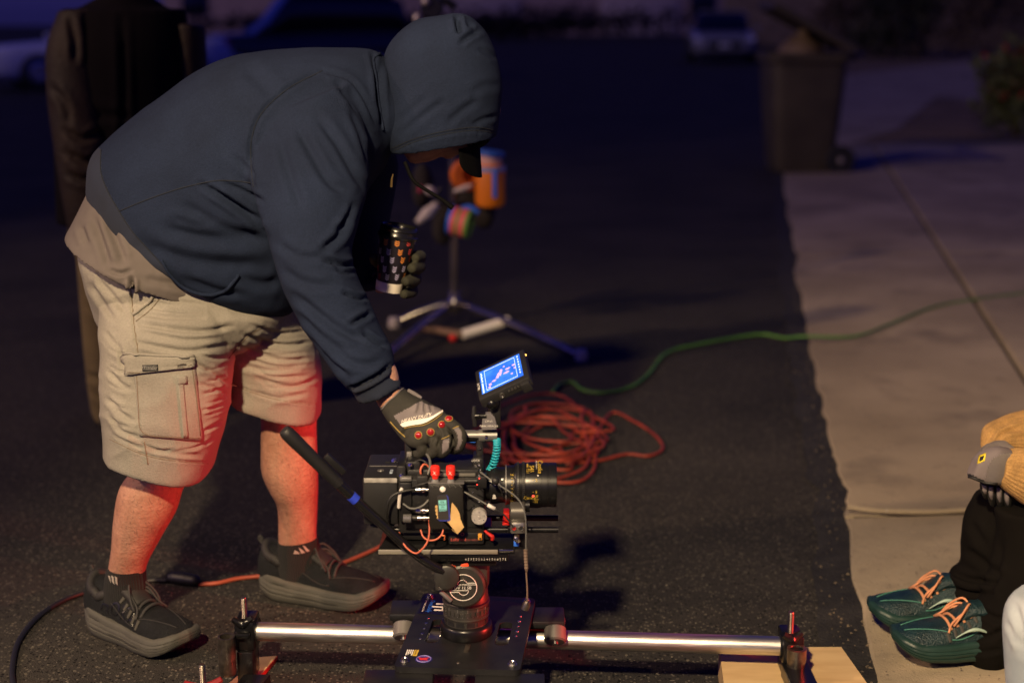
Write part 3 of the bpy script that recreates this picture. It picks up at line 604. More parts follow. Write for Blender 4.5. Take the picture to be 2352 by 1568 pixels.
# pan handle
hp = [P(1018, 1310, 2.553), P(985, 1293, 2.545), P(955, 1272, 2.54), P(905, 1228, 2.528), P(812, 1143, 2.508), P(775, 1108, 2.50)]
ph = put('pan_handle', tube(hp, .0096, 16, 5), mat('handle_gloss', (.008, .008, .009), .2, spec=.6), hd_)
ge = P(652, 987, 2.47); gs = P(785, 1117, 2.503); gd = gs - ge; gl = np.linalg.norm(gd)
put('rubber_grip', lathe(ge, gd, [(0, 0), (.000, .010), (.003, .0120), (.010, .0135), (.035, .0135), (.045, .0130), (.10, .0120), (.150, .0108), (gl - .006, .0096), (gl, .0085), (gl, 0)], 28), BLKP, ph)
tp = P(812, 1143, 2.508); td = hp[3] - hp[4]; td /= np.linalg.norm(td)
put('tape', cyl(tp - td * .007, tp + td * .007, .0101), CLOTHB, ph)
put('grip_clamp', frame_box(P(742, 1052, 2.485), td * .05, np.array([td[2], 0, -td[0]]) * -.012, (0, .012, 0), .002), BLK, ph)
# slide plate on the head with its scale
sz = P(985, 1290, 2.55)[2]
sp_ = put('slide_plate', join(box((P(988, 1285, 2.55)[0], 2.55, sz), (P(1168, 1285, 2.55)[0], 2.66, sz + .018), .003), box((P(1000, 1285, 2.55)[0], 2.56, sz - .013), (P(1140, 1285, 2.55)[0], 2.65, sz + .002), .003)), BLKS, hd_)
for k in range(8):
    x = P(1070 + k * 12.2, 1285, 2.55)[0]; put('lettering', text(str(k), (x, 2.5496, sz + .006), X3, Z3, .0058), WHT, sp_, smooth=False)
    put('scale_tick', box((x + .0045, 2.5494, sz + .003), (x + .0051, 2.5499, sz + .0085)), WHT, sp_, smooth=False)

# ---- cinema camera
CY = 2.55
def Q(x, y, Y=CY): return P(x, y, Y)
def bxp(x0, y0, x1, y1, Yf, d, bev=.003):
    a, b = P(x0, y1, Yf), P(x1, y0, Yf); return box((a[0], Yf, a[2]), (b[0], Yf + d, b[2]), bev)
cm = thing('cinema_camera', (float(HX), 2.61, float(sz + .018)), 'black cinema camera rigged with cables, lens and battery on the tripod head', 'camera')
# dovetail
dz = Q(870, 1271)[2]; xl, xr = Q(870, 1265)[0], Q(1182, 1265)[0]
CREAM = mat('brushed_edge', (0.55, 0.52, 0.42), 0.35, .7, var=.12, vscale=40, stretch=(.1, 1, 1))
dv = put('dovetail_plate', prism([(xl, 2.548, dz), (xl, 2.548, dz + .010), (xl + .003, 2.556, dz + .013), (xl + .012, 2.585, dz + .022), (xl + .012, 2.63, dz + .022), (xl, 2.668, dz + .010), (xl, 2.668, dz)], (xr - xl, 0, 0)), BLKS, cm)
put('plate_edge', box((xl - .0005, 2.5455, dz + .0005), (xr - .032, 2.5478, dz + .0095), .001), CREAM, dv)
put('plate_tip', box((xr - .030, 2.5453, dz + .0045), (xr - .002, 2.5478, dz + .0095), .001), SILV, dv)
bz = dz + .022
put('base_plate', box((xl + .045, 2.565, bz), (xr - .045, 2.65, bz + .016), .003), BLK, cm)
# body and its modules
put('body', join(bxp(915, 1095, 1112, 1226, 2.552, .115, .006), bxp(935, 1078, 1100, 1096, 2.56, .10, .004)), BLKP, cm)
bdy = bxp(930, 1100, 985, 1215, 2.545, .02, .003); put('rear_module', join(bdy, bxp(918, 1108, 945, 1198, 2.538, .016, .003)), BLK, cm)
# battery
bt = put('battery', join(bxp(835, 1096, 913, 1205, 2.545, .148, .005), bxp(850, 1205, 905, 1212, 2.555, .10, .002)), BLKP, cm)
fz = Q(835, 1096, 2.545)[2]; a0, a1 = Q(836, 1096, 2.545)[0], Q(912, 1096, 2.545)[0]
put('highlight_strip', box((a0, 2.5432, fz - .010), (a1, 2.5449, fz - .001), .001), mat('highlight_grey', (.30, .29, .27), .6, var=.3, vscale=60), bt)  # highlight along the battery's top front edge, painted as a pale strip
put('seam', box((a0 + .004, 2.612, fz + .0002), (a1, 2.6135, fz + .0012)), GREYM, bt, smooth=False)  # grey line painted for the highlight along the step in the battery top
put('label', box((a1 - .016, 2.568, fz + .0002), (a1 - .011, 2.59, fz + .0008)), mat('label_blue', (.45, .55, .65), .6), bt, smooth=False)
put('lettering', text('98WH', (a1 - .0135, 2.579, fz + .0011), (.1, -1, 0), X3, .0055), BLK, bt, smooth=False)
put('emblem', join(torus((a0 + .028, 2.585, fz + .0006), Z3, .006, .0006, 20, 5), torus((a0 + .028, 2.585, fz + .0006), Z3, .0025, .0006, 14, 5)), GREYM, bt)
put('button', join(box((a1 - .030, 2.636, fz + .0002), (a1 - .020, 2.648, fz + .0012), .0004), box((a1 - .016, 2.636, fz + .0002), (a1 - .006, 2.648, fz + .0012), .0004)), BLK, bt)
# battery plate and odds between battery and body
put('battery_plate', join(bxp(913, 1070, 932, 1205, 2.556, .10, .003), bxp(932, 1060, 966, 1100, 2.565, .06, .004)), BLK, cm)
put('latch', bxp(918, 1096, 946, 1106, 2.540, .012, .003), GREYM, cm)
for (x, y, s) in ((907, 1056, 9), (945, 1066, 8), (958, 1105, 9), (925, 1090, 7)): put('connector', lathe(Q(x, y, 2.56), (-.3, -1, .2), [(0, 0), (0, s * .00045), (.006, s * .00045), (.007, s * .0003), (.012, s * .0003), (.012, 0)], 14), SILV, cm)
put('switch_block', bxp(934, 1038, 946, 1058, 2.60, .02, .002), GREYM, cm)
put('rubber_cap', join(bxp(957, 1093, 983, 1118, 2.535, .018, .003)), BRUB, cm)
put('clamp_knob', lathe(Q(936, 1190, 2.525), X3, [(-.008, 0)] + [q for k in range(6) for q in ((-.008 + k * .0028, .0085), (-.0068 + k * .0028, .0078))] + [(.009, 0)], 18), GREYM, cm)
# side module with antenna posts and sticker
mz = bxp(985, 1112, 1064, 1216, 2.522, .032, .004); md = put('video_module', mz, mat('module_black', (.012, .011, .009), .45, bump=.1, bscale=400), cm)
put('edge_highlight', bxp(983, 1109.5, 1066, 1112, 2.5215, .034, .0006), GREYM, md)  # highlight on the module's upper edge, painted as a grey strip
for k in range(6): put('fin', tube([Q(990 + k * 13, 1112.5, 2.5205), Q(995 + k * 13, 1119, 2.5205)], .0007, 5, 0), GREYM, md)
for x in (1000, 1035.5):
    b0 = Q(x, 1112, 2.53); an = put('antenna_base', rings([rr(b0[0], b0[1], b0[2] + h, w, w * .7, 16, 5) for h, w in ((0, .0095), (.010, .006), (.012, .005), (.014, .005))]), GREYM, cm)
    cp = put('red_cap', lathe(b0 + [0, 0, .012], Z3, [(0, 0), (0, .0058), (.005, .0062), (.007, .0085), (.021, .0088), (.024, .0078), (.025, .005), (.0245, 0)], 24), REDP, an)
    put('lettering', text('X', b0 + [-.001, -.0089, .027 - .002], (.9, -.1, -.1), (0, 0, 1), .009), WHT, cp, smooth=False)
# phone-in-hand sticker on the module
sy = 2.5212
def SP(pts, dy=0.0): return [np.array([Q(x, y, sy)[0], sy + dy, Q(x, y, sy)[2]]) for x, y in pts]
TAN = mat('print_tan', (0.62, 0.40, 0.16), .7, var=.12, vscale=50); TEAL = mat('print_teal', (0.22, 0.62, 0.62), .6); PHN = mat('print_dark', (0.03, 0.027, 0.026), .6); PBL = mat('print_navy', (0.03, 0.04, 0.30), .6)
hs_ = put('sticker_hand', prism(SP([(1010, 1176), (1017, 1187), (1030, 1206), (1040, 1218), (1051, 1226), (1066, 1210), (1058, 1192), (1055, 1177), (1048, 1164), (1038, 1153), (1036, 1166), (1034, 1190), (1014, 1194)][::-1], -.0004), (0, .0003, 0)), TAN, md, smooth=False)
put('sticker_phone', prism(SP([(1004, 1141), (1007, 1137), (1026, 1136), (1030, 1140), (1035, 1192), (1032, 1196), (1010, 1196), (1006, 1192)], -.0009), (0, .0003, 0)), PBL, md, smooth=False)
put('sticker_phone', prism(SP([(1004, 1141), (1007, 1137), (1024, 1136), (1027, 1140), (1031, 1190), (1028, 1193), (1009, 1193), (1006, 1190)], -.0013), (0, .0003, 0)), PHN, md, smooth=False)
put('sticker_screen', prism(SP([(1007, 1148), (1025, 1147), (1027, 1172), (1008.5, 1173)], -.0017), (0, .0003, 0)), TEAL, md, smooth=False)
for k, s in enumerate(('IDK', 'WHAT', "I'M", 'DOING')): put('lettering', text(s, SP([(1016.5 + k * .3, 1151.3 + k * 6)], -.0021)[0], X3, Z3, .0056, squeeze=.85), BLK, md, smooth=False)
for k, (x, y) in enumerate(((1003, 1163), (1003.5, 1171), (1004.5, 1179), (1007, 1187))): put('sticker_finger', lathe(SP([(x, y)], -.0006)[0], (0, -1, 0), [(0, 0), (0, .0032), (.0004, .0032), (.0004, 0)], 14), TAN, md, smooth=False)
put('indicator_light', lathe(SP([(1017, 1123)])[0], (0, -1, 0), [(0, 0), (0, .0058), (.002, .0052), (.0032, .003), (.0034, 0)], 20), mat('pale_button', (.85, .80, .74), .3), md)
# side of the body: ribs, screws, round dial
RIB = []
for (pts) in ([(1066, 1125), (1074, 1118), (1090, 1118), (1098, 1125)], [(1070, 1150), (1078, 1143), (1090, 1143), (1098, 1150)], [(1066, 1170), (1078, 1172), (1090, 1160)], [(1100, 1120), (1108, 1128)], [(1096, 1135), (1110, 1142), (1110, 1165)], [(1070, 1210), (1108, 1210)]):
    RIB.append(tube([np.array([Q(x, y, 2.551)[0], 2.551, Q(x, y, 2.551)[2]]) for x, y in pts], .0011, 5, 0))
put('side_ribs', join(*RIB), BLKS, cm)
for (x, y) in ((1100, 1090), (1104, 1101), (1086, 1128), (1098, 1113), (1100, 1150), (1086, 1165), (1109, 1172), (1107, 1095), (1093, 1105)): put('screw', lathe(Q(x, y, 2.5515), (0, -1, 0), [(0, 0), (0, .0022), (.0008, .002), (.0003, .0008), (.0003, 0)], 10), STEEL, cm)
for (x, y) in ((1101, 1098), (1096, 1112)): put('led', ball(Q(x, y, 2.549), .0016, 8, 6), mat('red_led', (.6, .02, .02), .3, emit=(1, .05, .03), estr=3), cm)
dk = Q(1100.5, 1187, 2.535); dd = put('dial', lathe(dk, (0, -1, 0), [(-.015, 0), (-.015, .0145), (0, .0148), (.002, .0140), (.002, .0062), (.0014, .006), (.0014, .0026), (.003, .0024), (.003, 0)], 40), mat('spun_alloy', (.50, .47, .45), .38, .35, var=.15, vscale=200), cm)
for a in (90, 210, 330, 20): put('dial_screw', lathe(dk + [math.cos(rad(a)) * .010, -.002, math.sin(rad(a)) * .010], (0, -1, 0), [(0, 0), (0, .0014), (.0006, .0012), (.0002, 0)], 10), STEEL, dd)
put('name_bar', bxp(1030, 1222, 1112, 1250, 2.553, .02, .003), BLK, cm)
put('lettering', text('LeftField', Q(1053, 1238, 2.5525), X3, Z3, .0085), mat('print_red_lit', (.60, .10, .08), .5), cm, smooth=False)  # red light on these letters and the ring is painted into their colour
put('lettering', text('Innovation', Q(1083, 1238, 2.5525), X3, Z3, .0078), mat('print_red_lit_dim', (.22, .06, .05), .5), cm, smooth=False)
put('logo_ring', torus(Q(1062, 1226, 2.552), Y3, .0030, .0006, 18, 5), mat('print_red_lit', (.6, .1, .08), .5), cm)
put('amber_tab', join(bxp(1098, 1226, 1107, 1240, 2.548, .006, .001)), mat('amber', (.65, .30, .04), .4), cm)
put('screw', lathe(Q(1103, 1236, 2.547), (0, -1, 0), [(0, 0), (0, .0022), (.001, .0018), (.001, 0)], 10), SILV, cm)
put('red_lever', tube([Q(1113, 1218, 2.545), Q(1122, 1225, 2.542), Q(1131, 1232, 2.540), Q(1130, 1240, 2.540)], [.0022, .003, .0042, .003], 8, 4), REDM, cm)
put('orange_bracket', tube([Q(1012, 1229, 2.547), Q(1021, 1229, 2.547), Q(1021, 1240, 2.547)], .0015, 6, 0), mat('orange_metal', (.6, .16, .05), .4, .4), cm)
# top of the body: small screen, handle posts
tq = [Q(1026, 1082, 2.575), Q(1084, 1080, 2.575)]; tz = tq[0][2]
th_ = put('side_screen_housing', join(box((tq[0][0] - .003, 2.575, tz - .012), (tq[1][0] + .003, 2.665, tz + .001), .003)), BLKP, cm)
sq = [np.array([tq[0][0] + .001, 2.582, tz + .0016]), np.array([tq[1][0] - .001, 2.582, tz + .0016]), np.array([tq[1][0] - .001, 2.650, tz + .0016]), np.array([tq[0][0] + .001, 2.650, tz + .0016])]
def screen_mat(name, base, glow, spots, estr):
    m = bpy.data.materials.new(name); m.use_nodes = True; n = m.node_tree.nodes; L = m.node_tree.links; b = n['Principled BSDF']
    b.inputs['Base Color'].default_value = (.005, .005, .008, 1); b.inputs['Roughness'].default_value = .15
    tc = n.new('ShaderNodeTexCoord'); t = n.new('ShaderNodeTexNoise'); t.inputs['Scale'].default_value = spots; t.inputs['Detail'].default_value = 3; L.new(tc.outputs['Object'], t.inputs['Vector'])
    r = n.new('ShaderNodeValToRGB'); e = r.color_ramp.elements; e[0].position = .35; e[0].color = (*base, 1); e[1].position = .75; e[1].color = (*glow, 1); L.new(t.outputs[0], r.inputs[0]); L.new(r.outputs[0], b.inputs['Emission Color']); b.inputs['Emission Strength'].default_value = estr
    MATS[name] = m; return m
put('side_screen', (np.array(sq), [[0, 1, 2, 3]]), screen_mat('small_screen', (.004, .03, .35), (.01, .06, .5), 60, .9), th_, smooth=False)
UI = mat('screen_glyph', (.02, .02, .02), .3, emit=(.15, .45, 1.0), estr=.9)
uw = (sq[1] - sq[0]); vw = (sq[3] - sq[0]); S2 = lambda a, b: sq[0] + uw * a + vw * b + [0, 0, .0004]
put('screen_graphics', join(*[prism([S2(a, b), S2(a + w, b), S2(a + w, b + h), S2(a, b + h)], (0, 0, .0002)) for a, b, w, h in [(.06, .55, .04, .30), (.14, .60, .03, .25), (.20, .50, .05, .35), (.28, .65, .03, .2), (.05, .2, .28, .03), (.05, .32, .2, .03), (.36, .05, .012, .9), (.94, .1, .03, .35), (.94, .6, .03, .3), (.4, .94, .5, .02)]]), UI, th_, smooth=False)
for k in range(4): put('button', box((tq[0][0] + .008 + k * .011, 2.5735, tz - .004), (tq[0][0] + .012 + k * .011, 2.5749, tz - .001), .0004), mat('button_grey', (.35, .35, .36), .5), th_)
put('body_edge', bxp(990, 1088, 1092, 1094, 2.5535, .01, .001), mat('pale_edge_grey', (.16, .155, .14), .5, var=.2), cm)  # lighter grey strip along the body's upper edge
put('body_tube', cyl(Q(1040, 1104, 2.548), Q(1096, 1104, 2.548), .005), BLKP, cm)
put('top_box', bxp(985, 1062, 1024, 1090, 2.60, .06, .004), BLKP, cm)
put('front_plate', join(bxp(1086, 1052, 1110, 1098, 2.58, .05, .003), bxp(1092, 1094, 1118, 1122, 2.548, .03, .003)), BLK, cm)
put('lettering', text('LOCK', Q(1093, 1057, 2.5795), X3, Z3, .006), WHT, cm, smooth=False)
for (x, y) in ((1092, 1070), (1100, 1066), (1103, 1076)): put('screw', lathe(Q(x, y, 2.579), (0, -1, 0), [(0, 0), (0, .003), (.002, .0025), (.001, 0)], 10), STEEL, cm)
# top handle
hy = 2.615; h0, h1 = P(935, 1022, hy), P(1142, 1000, hy); hz_ = h1[2]
tl = put('top_handle', join(lathe((h0[0], hy, hz_ - .004), (1, 0, .02), [(0, 0), (0, .0115), (.004, .0125), (h1[0] - h0[0] - .004, .0105), (h1[0] - h0[0], .0095), (h1[0] - h0[0], 0)], 24)), BLKS, cm)
put('handle_rod', lathe((P(1064, 1000, hy)[0], hy, hz_), X3, [(0, 0), (0, .0110), (.03, .0110), (.03, .0125), (.042, .0125), (.042, .0115), (.065, .0115), (.065, 0)], 24), GREYM, tl)
put('blue_strip', cyl((P(1068, 1010, hy)[0], hy - .004, hz_ - .0115), (P(1092, 1010, hy)[0], hy - .004, hz_ - .0115), .0014), BLUP, tl)  # plain blue strip under the handle rod
put('handle_post', box((P(1094, 1010, hy)[0], hy - .010, P(1094, 1075, hy)[2]), (P(1110, 1010, hy)[0], hy + .010, hz_ + .004), .003), BLK, tl); put('handle_post', (box((P(930, 1010, hy)[0], hy - .010, P(940, 1078, hy)[2]), (P(946, 1010, hy)[0], hy + .010, hz_), .003)), BLK, tl)
put('screw', lathe(P(1101, 1028, hy - .0105), (0, -1, 0), [(0, 0), (0, .004), (.003, .0032), (.003, 0)], 12), STEEL, tl)
put('screw', lathe(P(1117, 1003, hy - .0118), (0, -1, 0), [(0, 0), (0, .0035), (.0015, .003), (.0008, 0)], 12), SILV, tl)
# lens
la = P(1114, 1113, 2.60); lx = lambda x: P(x, 1113, 2.60)[0] - la[0]; LR = .001 / 1.19
LEN = mat('lens_black', (0.010, 0.010, 0.011), 0.30, .2, var=.15, vscale=40, stretch=(1, .1, .1)); LEN2 = mat('lens_rubber', (0.014, 0.014, 0.015), 0.5)
ln = put('lens_barrel', lathe(la, X3, [(0, 0), (0, .030), (lx(1126), .031), (lx(1127), .0355), (lx(1138), .0362), (lx(1150), .034), (lx(1160), .034), (lx(1161), .0372), (lx(1181), .0378), (lx(1182), .0405), (lx(1186), .0428), (lx(1192), .0428), (lx(1193), .0415), (lx(1197), .0415), (lx(1197.5), .0435), (lx(1206), .0435), (lx(1206.5), .0430), (lx(1222), .0440), (lx(1241), .0442), (lx(1241.5), .0425), (lx(1257), .0425), (lx(1258), .0418), (lx(1262), .0418), (lx(1262.5), .0425), (lx(1277), .0425), (lx(1278), .0415), (lx(1278), .036), (lx(1270), .033), (lx(1268), 0)], 64), LEN, cm)
for xx in (1187, 1199.5):
    r_ = .0432 if xx < 1190 else .0440; rp = []
    for k in range(72):
        a = 2 * math.pi * k / 72; d = np.array([0, math.cos(a), math.sin(a)]); t_ = np.array([0, -math.sin(a), math.cos(a)])
        rp.append(frame_box(la + [lx(xx), 0, 0] + d * (r_ - .0008) - t_ * .0008, (.0046, 0, 0), t_ * .0017, d * .0014))
    put('gear_ring', join(*rp), LEN2, ln, smooth=False)
put('glass', lathe(la + [lx(1271), 0, 0], X3, [(0, 0), (0, .034), (.003, .022), (.0045, .01), (.005, 0)], 32), mat('lens_glass', (.01, .01, .03), .04, spec=.8), ln)
put('mount_ring', lathe(la + [lx(1161), 0, 0], X3, [(0, .0345), (0, .0386), (.0022, .0386), (.0022, .0345)], 48), GREYM, ln)
def on_lens(s, x, ang, size, m, r=.0448, rot=0):
    d = np.array([0, -math.cos(rad(ang)), math.sin(rad(ang))]); u = np.array([0, math.sin(rad(ang)), math.cos(rad(ang))])
    if rot: return put('lettering', text(s, la + [lx(x), 0, 0] + d * r, -u, X3, size), m, ln, smooth=False)
    return put('lettering', text(s, la + [lx(x), 0, 0] + d * r, X3, u, size), m, ln, smooth=False)
for s, a in (('2', 30), ('5', 1), ('10', -9.5), ('oo', -19), ('M', -27)): on_lens(s, 1231, a, .0080, YEL); on_lens('-', 1224, a, .008, YEL)
on_lens('Cooke', 1216, -14, .0085, YEL); on_lens('21', 1213, -29, .0075, REDPR)
on_lens('Cooke', 1240, 66, .0135, YEL, .0458, 1); on_lens('S4/i', 1221, 60, .0115, YEL, .0458, 1); on_lens('mm T2.1', 1212, 62, .0072, YEL, .0455, 1)
put('index_line', frame_box(la + [lx(1231), 0, 0] + np.array([0, -math.cos(rad(62)), math.sin(rad(62))]) * .0446, (.0006, 0, 0), np.array([0, math.sin(rad(62)), math.cos(rad(62))]) * .022, np.array([0, -math.cos(rad(62)), math.sin(rad(62))]) * .0006), WHT, ln, smooth=False)
for k, a in enumerate(range(48, -42, -10)): on_lens('248 16 22 5 11 4 32 8'.split()[k % 8], 1176, a, .0045, YEL, .0386); on_lens("'", 1180, a + 5, .005, YEL, .0386)
on_lens('FLO', 1137, 27, .0085, WHT, .0372, 1)
d_ = np.array([0, -math.cos(rad(-19)), math.sin(rad(-19))]); u_ = np.array([0, math.sin(rad(-19)), math.cos(rad(-19))]); ct = la + [lx(1135), 0, 0] + d_ * .0372
put('collar_mark', join(frame_box(ct - u_ * .004 - X3 * .003, X3 * .007, u_ * .003, d_ * .0005), frame_box(ct - X3 * .002, X3 * .005, u_ * .004, d_ * .0005), frame_box(ct + u_ * .0035 - X3 * .001, X3 * .003, u_ * .002, d_ * .0005)), WHT, ln, smooth=False)
put('focus_dot', ball(la + [lx(1224), 0, 0] + np.array([0, -math.cos(rad(-9.5)), math.sin(rad(-9.5))]) * .0444, .0022, 10, 6), mat('red_led', (.6, .02, .02)), ln)
put('focus_dot', ball(la + [lx(1235), 0, 0] + np.array([0, -math.cos(rad(42)), math.sin(rad(42))]) * .0444, .0017, 8, 6), WHT, ln)
for (x, a) in ((1147, 20), (1154, 35), (1150, 8), (1156, -2)): put('screw', lathe(la + [lx(x), 0, 0] + np.array([0, -math.cos(rad(a)), math.sin(rad(a))]) * .034, (0, -math.cos(rad(a)), math.sin(rad(a))), [(0, 0), (0, .0022), (.003, .002), (.003, 0)], 10), STEEL, ln)
# rods, motor, bracket
for (y, Yr) in ((1189, 2.655), (1216, 2.565)):
    a = P(1282, y, Yr); put('support_rod', lathe((P(905, y, Yr)[0], Yr, a[2]), X3, [(0, 0), (0, .0058), (a[0] - P(905, y, Yr)[0], .0058), (a[0] - P(905, y, Yr)[0], .004), (a[0] - P(905, y, Yr)[0] - .02, .0038), (a[0] - P(905, y, Yr)[0] - .02, 0)], 20), BLKS, cm)
mo = P(1189, 1176, 2.545); mtr = put('focus_motor', join(lathe(mo + [-.0145, 0, 0], X3, [(0, 0), (0, .018), (.002, .0205), (.027, .0205), (.029, .018), (.029, 0)], 32), bxp(1174, 1176, 1203, 1205, 2.527, .035, .004)), mat('motor_grey', (.075, .07, .065), .35, .4), cm)
put('motor_gear', lathe(mo + [.0145, .004, .012], X3, [(0, 0), (0, .012), (.008, .012), (.008, 0)], 24), BLKS, mtr)
mb = put('motor_foot', bxp(1172, 1200, 1206, 1226, 2.522, .03, .004), mat('foot_silver', (.42, .40, .38), .3, .9, var=.15), mtr)
for x in (1181, 1197):
    put('port', torus(P(x, 1213, 2.5205), Y3, .0042, .0013, 20, 6), SILV, mb); put('port_core', lathe(P(x, 1213, 2.5208), (0, -1, 0), [(0, 0), (0, .003), (.0006, .003), (.0006, 0)], 12), REDM if x < 1190 else BLK, mb)
put('rod_clamp', join(bxp(1166, 1210, 1212, 1226, 2.548, .03, .003), bxp(1178, 1226, 1210, 1262, 2.552, .03, .003)), BLKS, cm)
put('clamp_lever', tube([P(1188, 1228, 2.54), P(1186, 1236, 2.535), P(1192, 1244, 2.535)], [.005, .006, .004], 10, 4), STEEL, cm)
put('blue_lit_patch', bxp(1180, 1243, 1192, 1254, 2.549, .003, .0005), BLUP, cm)  # blue light on the silver clamp, painted as a small blue piece
put('red_bracket', join(bxp(1156, 1178, 1170, 1206, 2.56, .03, .002), bxp(1154, 1202, 1170, 1206, 2.552, .03, .001)), REDM, cm)
# connectors and cables on the side
for (y, x0, x1) in ((1124, 1010 - 55, 985), (1172, 955, 988), (1189, 956, 989)):
    a, b = Q(x0, y, 2.532), Q(x1, y, 2.532); L_ = b[0] - a[0]; put('plug', lathe(a, X3, [(0, 0), (0, .0042), (L_ * .35, .0046), (L_ * .36, .003), (L_ * .5, .003), (L_ * .5, .0055), (L_ * .66, .0055), (L_ * .68, .0036), (L_, .0036), (L_, 0)], 18), SILV, cm)
put('plug_boot', lathe(Q(944, 1189, 2.532), X3, [(0, 0), (0, .005), (.012, .005), (.012, 0)], 14), BRUB, cm)
def cable(pts, r, m, name='cable', par=None): return put(name, tube([P(*p) for p in pts], r, 8, 7), m, par or cm, angle=180)
cable([(958, 1124, 2.532), (935, 1126, 2.528), (908, 1134, 2.524), (893, 1150, 2.522), (888, 1175, 2.525), (892, 1195, 2.535)], .0026, BRUB)
cable([(985, 1147, 2.528), (972, 1160, 2.522), (955, 1167, 2.522), (940, 1166, 2.524), (926, 1156, 2.53)], .0021, mat('grey_cable', (.10, .10, .095), .45))
cable([(924, 1120, 2.532), (919, 1132, 2.53), (917, 1150, 2.53), (916, 1166, 2.532)], .0034, mat('white_cable', (.62, .58, .54), .5))
cable([(986, 1193, 2.53), (986, 1222, 2.52), (982, 1243, 2.515), (970, 1260, 2.512), (955, 1270, 2.515), (935, 1258, 2.52), (920, 1236, 2.53), (917, 1222, 2.54)], .0017, ORC)
cable([(966, 1216, 2.53), (972, 1232, 2.522), (985, 1240, 2.518), (1002, 1238, 2.518), (1015, 1226, 2.522), (1019, 1208, 2.53)], .0017, ORC)
cable([(946, 1118, 2.54), (966, 1112, 2.53), (985, 1106, 2.533), (1002, 1094, 2.54)], .0017, BRUB)
cable([(982, 1092, 2.55), (988, 1070, 2.56), (986, 1052, 2.575), (978, 1040, 2.59)], .0026, mat('grey_cable', (.1, .1, .1)))
cable([(968, 1095, 2.55), (966, 1078, 2.55), (974, 1066, 2.555), (984, 1072, 2.56), (983, 1090, 2.56)], .0019, ORC)
cable([(950, 1062, 2.57), (965, 1056, 2.565), (978, 1062, 2.56), (985, 1080, 2.56)], .0019, BRUB)
cable([(1064, 1128, 2.535), (1090, 1142, 2.528), (1120, 1159, 2.522)], .0017, mat('grey_cable', (.1, .1, .1)))
cable([(1120, 1159, 2.522), (1137, 1168, 2.520)], .0038, mat('white_cable', (.6, .6, .6))); cable([(1137, 1168, 2.52), (1158, 1182, 2.52), (1172, 1200, 2.52), (1180, 1212, 2.519)], .0017, BRUB)
cable([(1102, 1082, 2.56), (1120, 1096, 2.545), (1132, 1104, 2.54), (1150, 1116, 2.535), (1172, 1130, 2.53), (1192, 1148, 2.525), (1204, 1172, 2.518), (1208, 1205, 2.515), (1208, 1250, 2.515), (1208, 1290, 2.515)], .0016, mat('grey_cable', (.1, .1, .1)))
cable([(1138, 1106, 2.54), (1150, 1125, 2.54), (1157, 1146, 2.55)], .0012, BRUB)
put('cord_stop', ball(P(1138, 1104, 2.536), .0075, 14, 10), BRUB, cm)
lan = thing('lanyard', tuple(P(1208, 1395, 2.515)), 'thin brown cord with a small plug hanging from the camera front', 'cord')
cable([(1208, 1290, 2.515), (1209, 1320, 2.515), (1211, 1350, 2.515), (1211, 1385, 2.515)], .0016, mat('brown_cord', (.16, .11, .08), .6), 'string', lan)
put('knot', lathe(P(1207, 1262, 2.513), (0.05, 0, -1), [(0, 0)] + [q for k in range(7) for q in ((k * .006, .0042), (k * .006 + .003, .0032))] + [(.044, .002), (.046, 0)], 12), mat('brown_cord', (.16, .11, .08), .6), lan)
put('plug', lathe(P(1212, 1380, 2.515), (-.35, 0, -1), [(0, 0), (0, .005), (.006, .0075), (.017, .0075), (.017, 0)], 14), DSTEEL, lan)

# ---- monitor on its arm
mn = thing('monitor', tuple(P(1122, 985, 2.61)), 'small monitor with a glowing blue picture above the camera', 'monitor')
BL = P(1108, 906, 2.60); u = np.array([.0780, -.0016, .0380]); v = np.array([.0025, .0883, .0256]) ; v = v - u * (u @ v) / (u @ u)
w = np.cross(u, v); w /= np.linalg.norm(w)
# screen rectangle edges taken from the picture: right edge further and up
TL = BL + v
hsg = put('housing', frame_box(BL - u * .10 - v * .16 - w * .021, u * 1.22, v * 1.30, w * .021, .003), BLKP, mn)
put('screen', (np.array([BL + w * .0006, BL + u + w * .0006, BL + u + v + w * .0006, BL + v + w * .0006]), [[0, 1, 2, 3]]), screen_mat('monitor_picture', (.02, .13, .78), (.06, .26, 1.0), 30, 1.5), hsg, smooth=False)
S3 = lambda a, b, h=.001: BL + u * a + v * b + w * h
MG = mat('monitor_glyph', (.02, .02, .02), .3, emit=(.75, .85, 1.0), estr=1.8); MP = mat('monitor_pink', (.02, .02, .02), .3, emit=(.85, .50, .75), estr=1.3)
rc = lambda a, b, c, d, h=.001: prism([S3(a, b, h), S3(c, b, h), S3(c, d, h), S3(a, d, h)], w * .0002)
put('picture_overlay', join(rc(.12, .06, .128, .93), rc(.86, .06, .868, .93), rc(.12, .06, .868, .075), rc(.12, .92, .868, .935), rc(.03, .02, .06, .45), *[rc(.03, .5 + k * .07, .065 - .01 * (k % 2), .55 + k * .07) for k in range(6)], *[rc(.93, .15 + k * .12, .955, .21 + k * .12) for k in range(7)]), MG, hsg, smooth=False)
rng = np.random.RandomState(5); pk = []
for (a, b, ra, rb) in [(.22, .24, .05, .06), (.32, .33, .06, .05), (.42, .42, .05, .07), (.48, .5, .06, .09), (.52, .62, .04, .06), (.63, .44, .07, .05), (.68, .58, .06, .04), (.82, .62, .06, .04), (.6, .74, .03, .03), (.75, .28, .03, .04), (.2, .14, .04, .04), (.84, .48, .03, .04)]:
    t = np.linspace(0, 2 * math.pi, 9, endpoint=False); pk.append(prism([S3(a + ra * math.cos(x) * rng.uniform(.6, 1.2), b + rb * math.sin(x) * rng.uniform(.6, 1.2), .0012) for x in t], w * .0002))
put('picture_shapes', join(*pk), MP, hsg, smooth=False)
